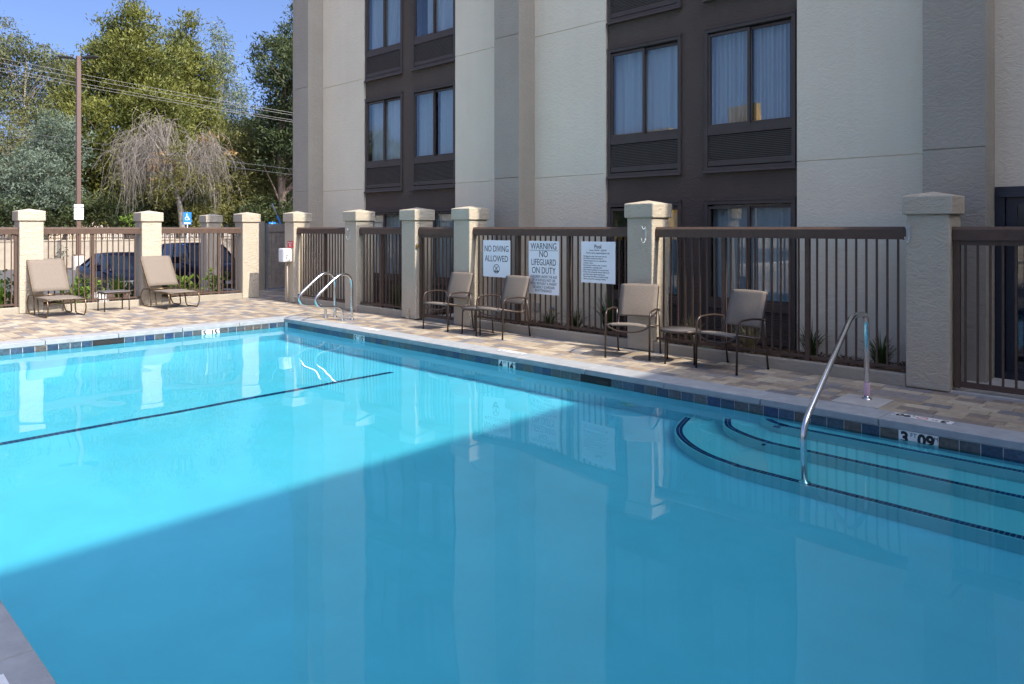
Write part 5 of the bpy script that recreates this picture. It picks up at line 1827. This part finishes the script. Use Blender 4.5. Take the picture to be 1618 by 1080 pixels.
tree(61, 106, 42.0, [(102, 392, 9, 10), (110, 400, 8, 9), (100, 405, 9, 8)], 'grey green bush beside the light pole footing', 'leaf_silver', 6.0, 0.2, 10, 0.09, 0.4, 392, 'low_bush', 'bark', 0.04, 6, cat='shrub')
tree(62, 20, 42.0, [(20, 412, 6, 5), (14, 416, 7, 5)], 'small pink flowering bush across the car park', 'petal', 7.0, 0.15, 10, 0.06, 0.6, 412, 'flowering_bush', 'bark', 0.03, 4, cat='shrub')

# ---- strap-leaved clumps and leafy plants
def blades(rs, n, h, spread, width, segs=4):
    mb = MB()
    for _ in range(n):
        a = rs.rand() * 2 * math.pi
        lean = rs.rand() ** 0.7 * spread
        hh = h * rs.uniform(0.65, 1.1)
        r0 = rs.rand() * spread * 0.18
        c, s = math.cos(a), math.sin(a)
        w = width * rs.uniform(0.7, 1.2)
        rows = []
        for j in range(segs + 1):
            f = j / segs
            rad = r0 + lean * f ** 1.6
            z = hh * (f - 0.42 * f ** 3 * (lean / spread))
            ww = w * (1 - f ** 2) * 0.5 + 0.0006
            rows.append(((c * rad - s * ww, s * rad + c * ww, z), (c * rad + s * ww, s * rad - c * ww, z)))
        vs = [p for r_ in rows for p in r_]
        fs = [(2 * j, 2 * j + 1, 2 * j + 3, 2 * j + 2) for j in range(segs)]
        mb.add(vs, fs, True)
    return mb
def grass_clump(x, y, z, h, spread, n, width, mat, label, seed, name='grass_clump', group=None):
    h *= 1.2
    rs = np.random.RandomState(seed)
    me = blades(rs, n, h, spread, width).mesh(name)
    t = thing(name, label, 'plant', (x, y, z), 0, group)
    link('blades', me, mat, t)
    return t
def leafy(x, y, z, h, w, mat, label, seed, n=260, size=0.06):
    h *= 1.25; w *= 1.15
    rs = np.random.RandomState(seed)
    t = thing('leafy_plant', label, 'plant', (x, y, z))
    C, U, V, tips = crown(rs, [(0, 0, h * 0.55, w, w, h * 0.45), (w * 0.5, 0.1, h * 0.4, w * 0.7, w * 0.7, h * 0.38)], 26, 0.09, max(3, n // 90), size, 0.5, lift=0.3, fill=0.3)
    k = C[:, 2] > 0.0
    link('leaves', quads_mesh('leaves', C[k], U[k], V[k]), mat, t)
    st = MB()
    for i in range(7):
        q = tips[rs.randint(len(tips))]
        if q[2] > 0.1:
            st.tube([(q[0] * 0.15, q[1] * 0.15, -0.02), (q[0] * 0.5, q[1] * 0.5, q[2] * 0.6), tuple(q)], [0.008, 0.006, 0.003], 5)
    st.build('stems', 'bark', t)
    return t
leafy(3.72, 18.0, 0.0, 0.60, 0.36, 'leaf_bright', 'bright green leafy plant behind the fence at the left edge', 71)
grass_clump(3.5, 17.7, 0.0, 0.62, 0.30, 90, 0.022, 'leaf_bright', 'upright strap leaved plant at the far left behind the fence', 72)
leafy(5.05, 18.1, 0.0, 0.52, 0.36, 'leaf_bright', 'light green leafy plant behind the first lounger', 73)
leafy(4.75, 17.6, 0.0, 0.36, 0.26, 'leaf_bright', 'low light green plant close behind the first lounger', 74)
grass_clump(5.85, 18.1, 0.0, 0.60, 0.42, 150, 0.024, 'leaf_bright', 'wide strap leaved clump behind the low square table', 75)
leafy(6.25, 18.3, 0.0, 0.48, 0.32, 'leaf_grass', 'darker green bush behind the low square table', 76)
leafy(7.3, 18.4, 0.0, 0.42, 0.34, 'leaf_bright', 'green leafy plant behind the second lounger', 77)
leafy(8.0, 18.2, 0.0, 0.50, 0.28, 'leaf_bright', 'upright green plant at the end of the back fence', 78)
leafy(6.85, 17.9, 0.0, 0.30, 0.24, 'leaf_grass', 'low dark plant left of the second lounger', 79)
rk = bmesh.new()
bmesh.ops.create_icosphere(rk, subdivisions=3, radius=0.2)
for v in rk.verts:
    v.co *= 1 + 0.35 * mnoise.noise(v.co * 7) + 0.12 * mnoise.noise(v.co * 19)
    v.co.z *= 0.8
me = bpy.data.meshes.new('boulder'); rk.to_mesh(me); rk.free()
o = link('boulder', me, 'rock', None, (5.32, 17.75, 0.12)); tag(o, 'pale grey boulder among the plants behind the first lounger', 'rock')
GR = [(9.25, 7.05, 0.62, 0.34, 110, 0.012, 'leaf_grass', 'tall green grass clump behind the Pool sign'), (9.2, 7.65, 0.38, 0.36, 90, 0.012, 'leaf_grass', 'low green grass clump left of the tall one behind the signs'),
      (9.15, 8.15, 0.30, 0.34, 70, 0.012, 'leaf_grass', 'low grass clump by the hose tap'), (8.98, 5.42, 0.42, 0.26, 110, 0.010, 'leaf_straw', 'straw coloured grass clump behind the near round table'),
      (9.05, 4.62, 0.40, 0.32, 120, 0.012, 'leaf_straw', 'variegated straw and green clump behind the shaded armchair'), (9.28, 3.92, 0.42, 0.32, 90, 0.014, 'leaf_grass', 'green strap leaved clump at the edge of the window bay'),
      (9.15, 3.05, 0.42, 0.34, 90, 0.014, 'leaf_grass', 'green strap leaved clump behind the step handrail'), (9.2, 6.3, 0.35, 0.3, 80, 0.012, 'leaf_grass', 'green grass clump behind the sunlit armchair'),
      (9.1, 12.2, 0.5, 0.3, 90, 0.014, 'leaf_grass', 'dim green clump behind the fence left of the narrow gate'), (9.1, 13.6, 0.45, 0.3, 80, 0.014, 'leaf_grass', 'dim green clump behind the ladder rails')]
for i, (x, y, h, sp, n, w_, m_, lab) in enumerate(GR):
    grass_clump(x, y, 0.03, h, sp, n, w_, m_, lab, 90 + i)
rs = np.random.RandomState(4)                      # bark chips
n = 5200
C = np.stack([rs.uniform(FENCE_X + 0.22, WALL_X - 0.02, n), rs.uniform(2.65, 9.3, n), 0.045 + rs.rand(n) * 0.03], 1)
a = rs.rand(n) * 6.28
U = np.stack([np.cos(a), np.sin(a), rs.normal(size=n) * 0.3], 1) * rs.uniform(0.012, 0.04, (n, 1))
V = np.stack([-np.sin(a), np.cos(a), rs.normal(size=n) * 0.4], 1) * rs.uniform(0.006, 0.014, (n, 1))
tag(link('bark_chips', quads_mesh('bark_chips', C, U, V), 'leaf_mulch'), 'loose bark chips on the mulch bed', kind='stuff')
n = 4200
C = np.stack([rs.uniform(1.5, 8.3, n), rs.uniform(FENCE_Y + 0.22, 18.6, n), 0.035 + rs.rand(n) * 0.035], 1)
a = rs.rand(n) * 6.28
U = np.stack([np.cos(a), np.sin(a), rs.normal(size=n) * 0.3], 1) * rs.uniform(0.012, 0.04, (n, 1))
V = np.stack([-np.sin(a), np.cos(a), rs.normal(size=n) * 0.4], 1) * rs.uniform(0.006, 0.014, (n, 1))
tag(link('bark_chips', quads_mesh('bark_chips', C, U, V), 'leaf_mulch'), 'loose bark chips on the planter bed', kind='stuff')

# ---- house on the slope behind the trees
hs = thing('distant_house', 'pale house with a reddish roof half hidden behind the silver tree', 'house', at(40, 84), R(-28))
MB().box(-11, 7, 0, 9, -1, 7.0).build('wall', 'house_wall', hs)
rf = MB().prism([(-0.8, 6.9), (4.5, 10.0), (9.8, 6.9), (9.8, 7.15), (4.5, 10.3), (-0.8, 7.15)], -11.8, 7.8, 'x').build('roof', 'roof_tile', hs)
for x in (-8, -4, 0, 4):
    MB().box(x - 0.65, x + 0.65, -0.06, -0.01, 3.6, 5.2).build('window', 'car_glass', hs)

# ---- what the hotel windows mirror from across the site: a yellow building and trees
yb = thing('yellow_building', 'orange yellow building across the site, mirrored low in the upper hotel windows', 'building', (-46, 42, LOT_Z))
MB().box(-5, 5, -3, 3, 0, 11.2).build('wall', 'yellow_wall', yb)
MB().box(-5.2, 5.2, -3.2, 3.2, 11.2, 11.5).build('roof', 'yellow_wall', yb)
pyl = thing('yellow_sign_pylon', 'tall yellow sign pylon across the site, mirrored in the upper hotel window', 'sign', (-42, 31.8, LOT_Z))
MB().box(-0.4, 0.4, -1.3, 1.3, 9.0, 13.0).build('panel', 'yellow_wall', pyl)
for y_ in (-1.0, 1.0):
    MB().box(-0.2, 0.2, y_ - 0.15, y_ + 0.15, 0, 9.0).build('post', 'galvanised', pyl)
for z in (3, 6, 9):
    for y in (-1.8, 0, 1.8):
        MB().box(4.99, 5.03, y - 0.6, y + 0.6, z, z + 1.6).build('window', 'car_glass', yb)
src = {o.name: o for o in bpy.data.objects if o.parent is None}
SITE = [('silver_tree', -40, 18, 0.9), ('pepper_tree', -44, 46, 1.0), ('silver_tree', -38, 60, 0.85), ('pepper_tree', -36, 4, 0.8), ('pepper_tree', -30, 72, 1.1),
        ('silver_tree', -34, -8, 0.9), ('pepper_tree', -46, 26, 0.7), ('pepper_tree', -20, 80, 1.0), ('silver_tree', -34, 38, 0.6), ('pepper_tree', -3, 50.5, 1.0), ('silver_tree', -11, 53, 1.1), ('pepper_tree', -20, 56, 1.15), ('silver_tree', -29, 50, 1.0)]
for i, (nm, x, y, s) in enumerate(SITE):
    c = copy_tree(src[nm])
    c.location = (x, y, LOT_Z); c.scale = (s, s, s); c.rotation_euler.z = i * 1.3
    c['label'] = 'tree across the site beyond the left picture edge'
    c['group'] = 'trees across the site'
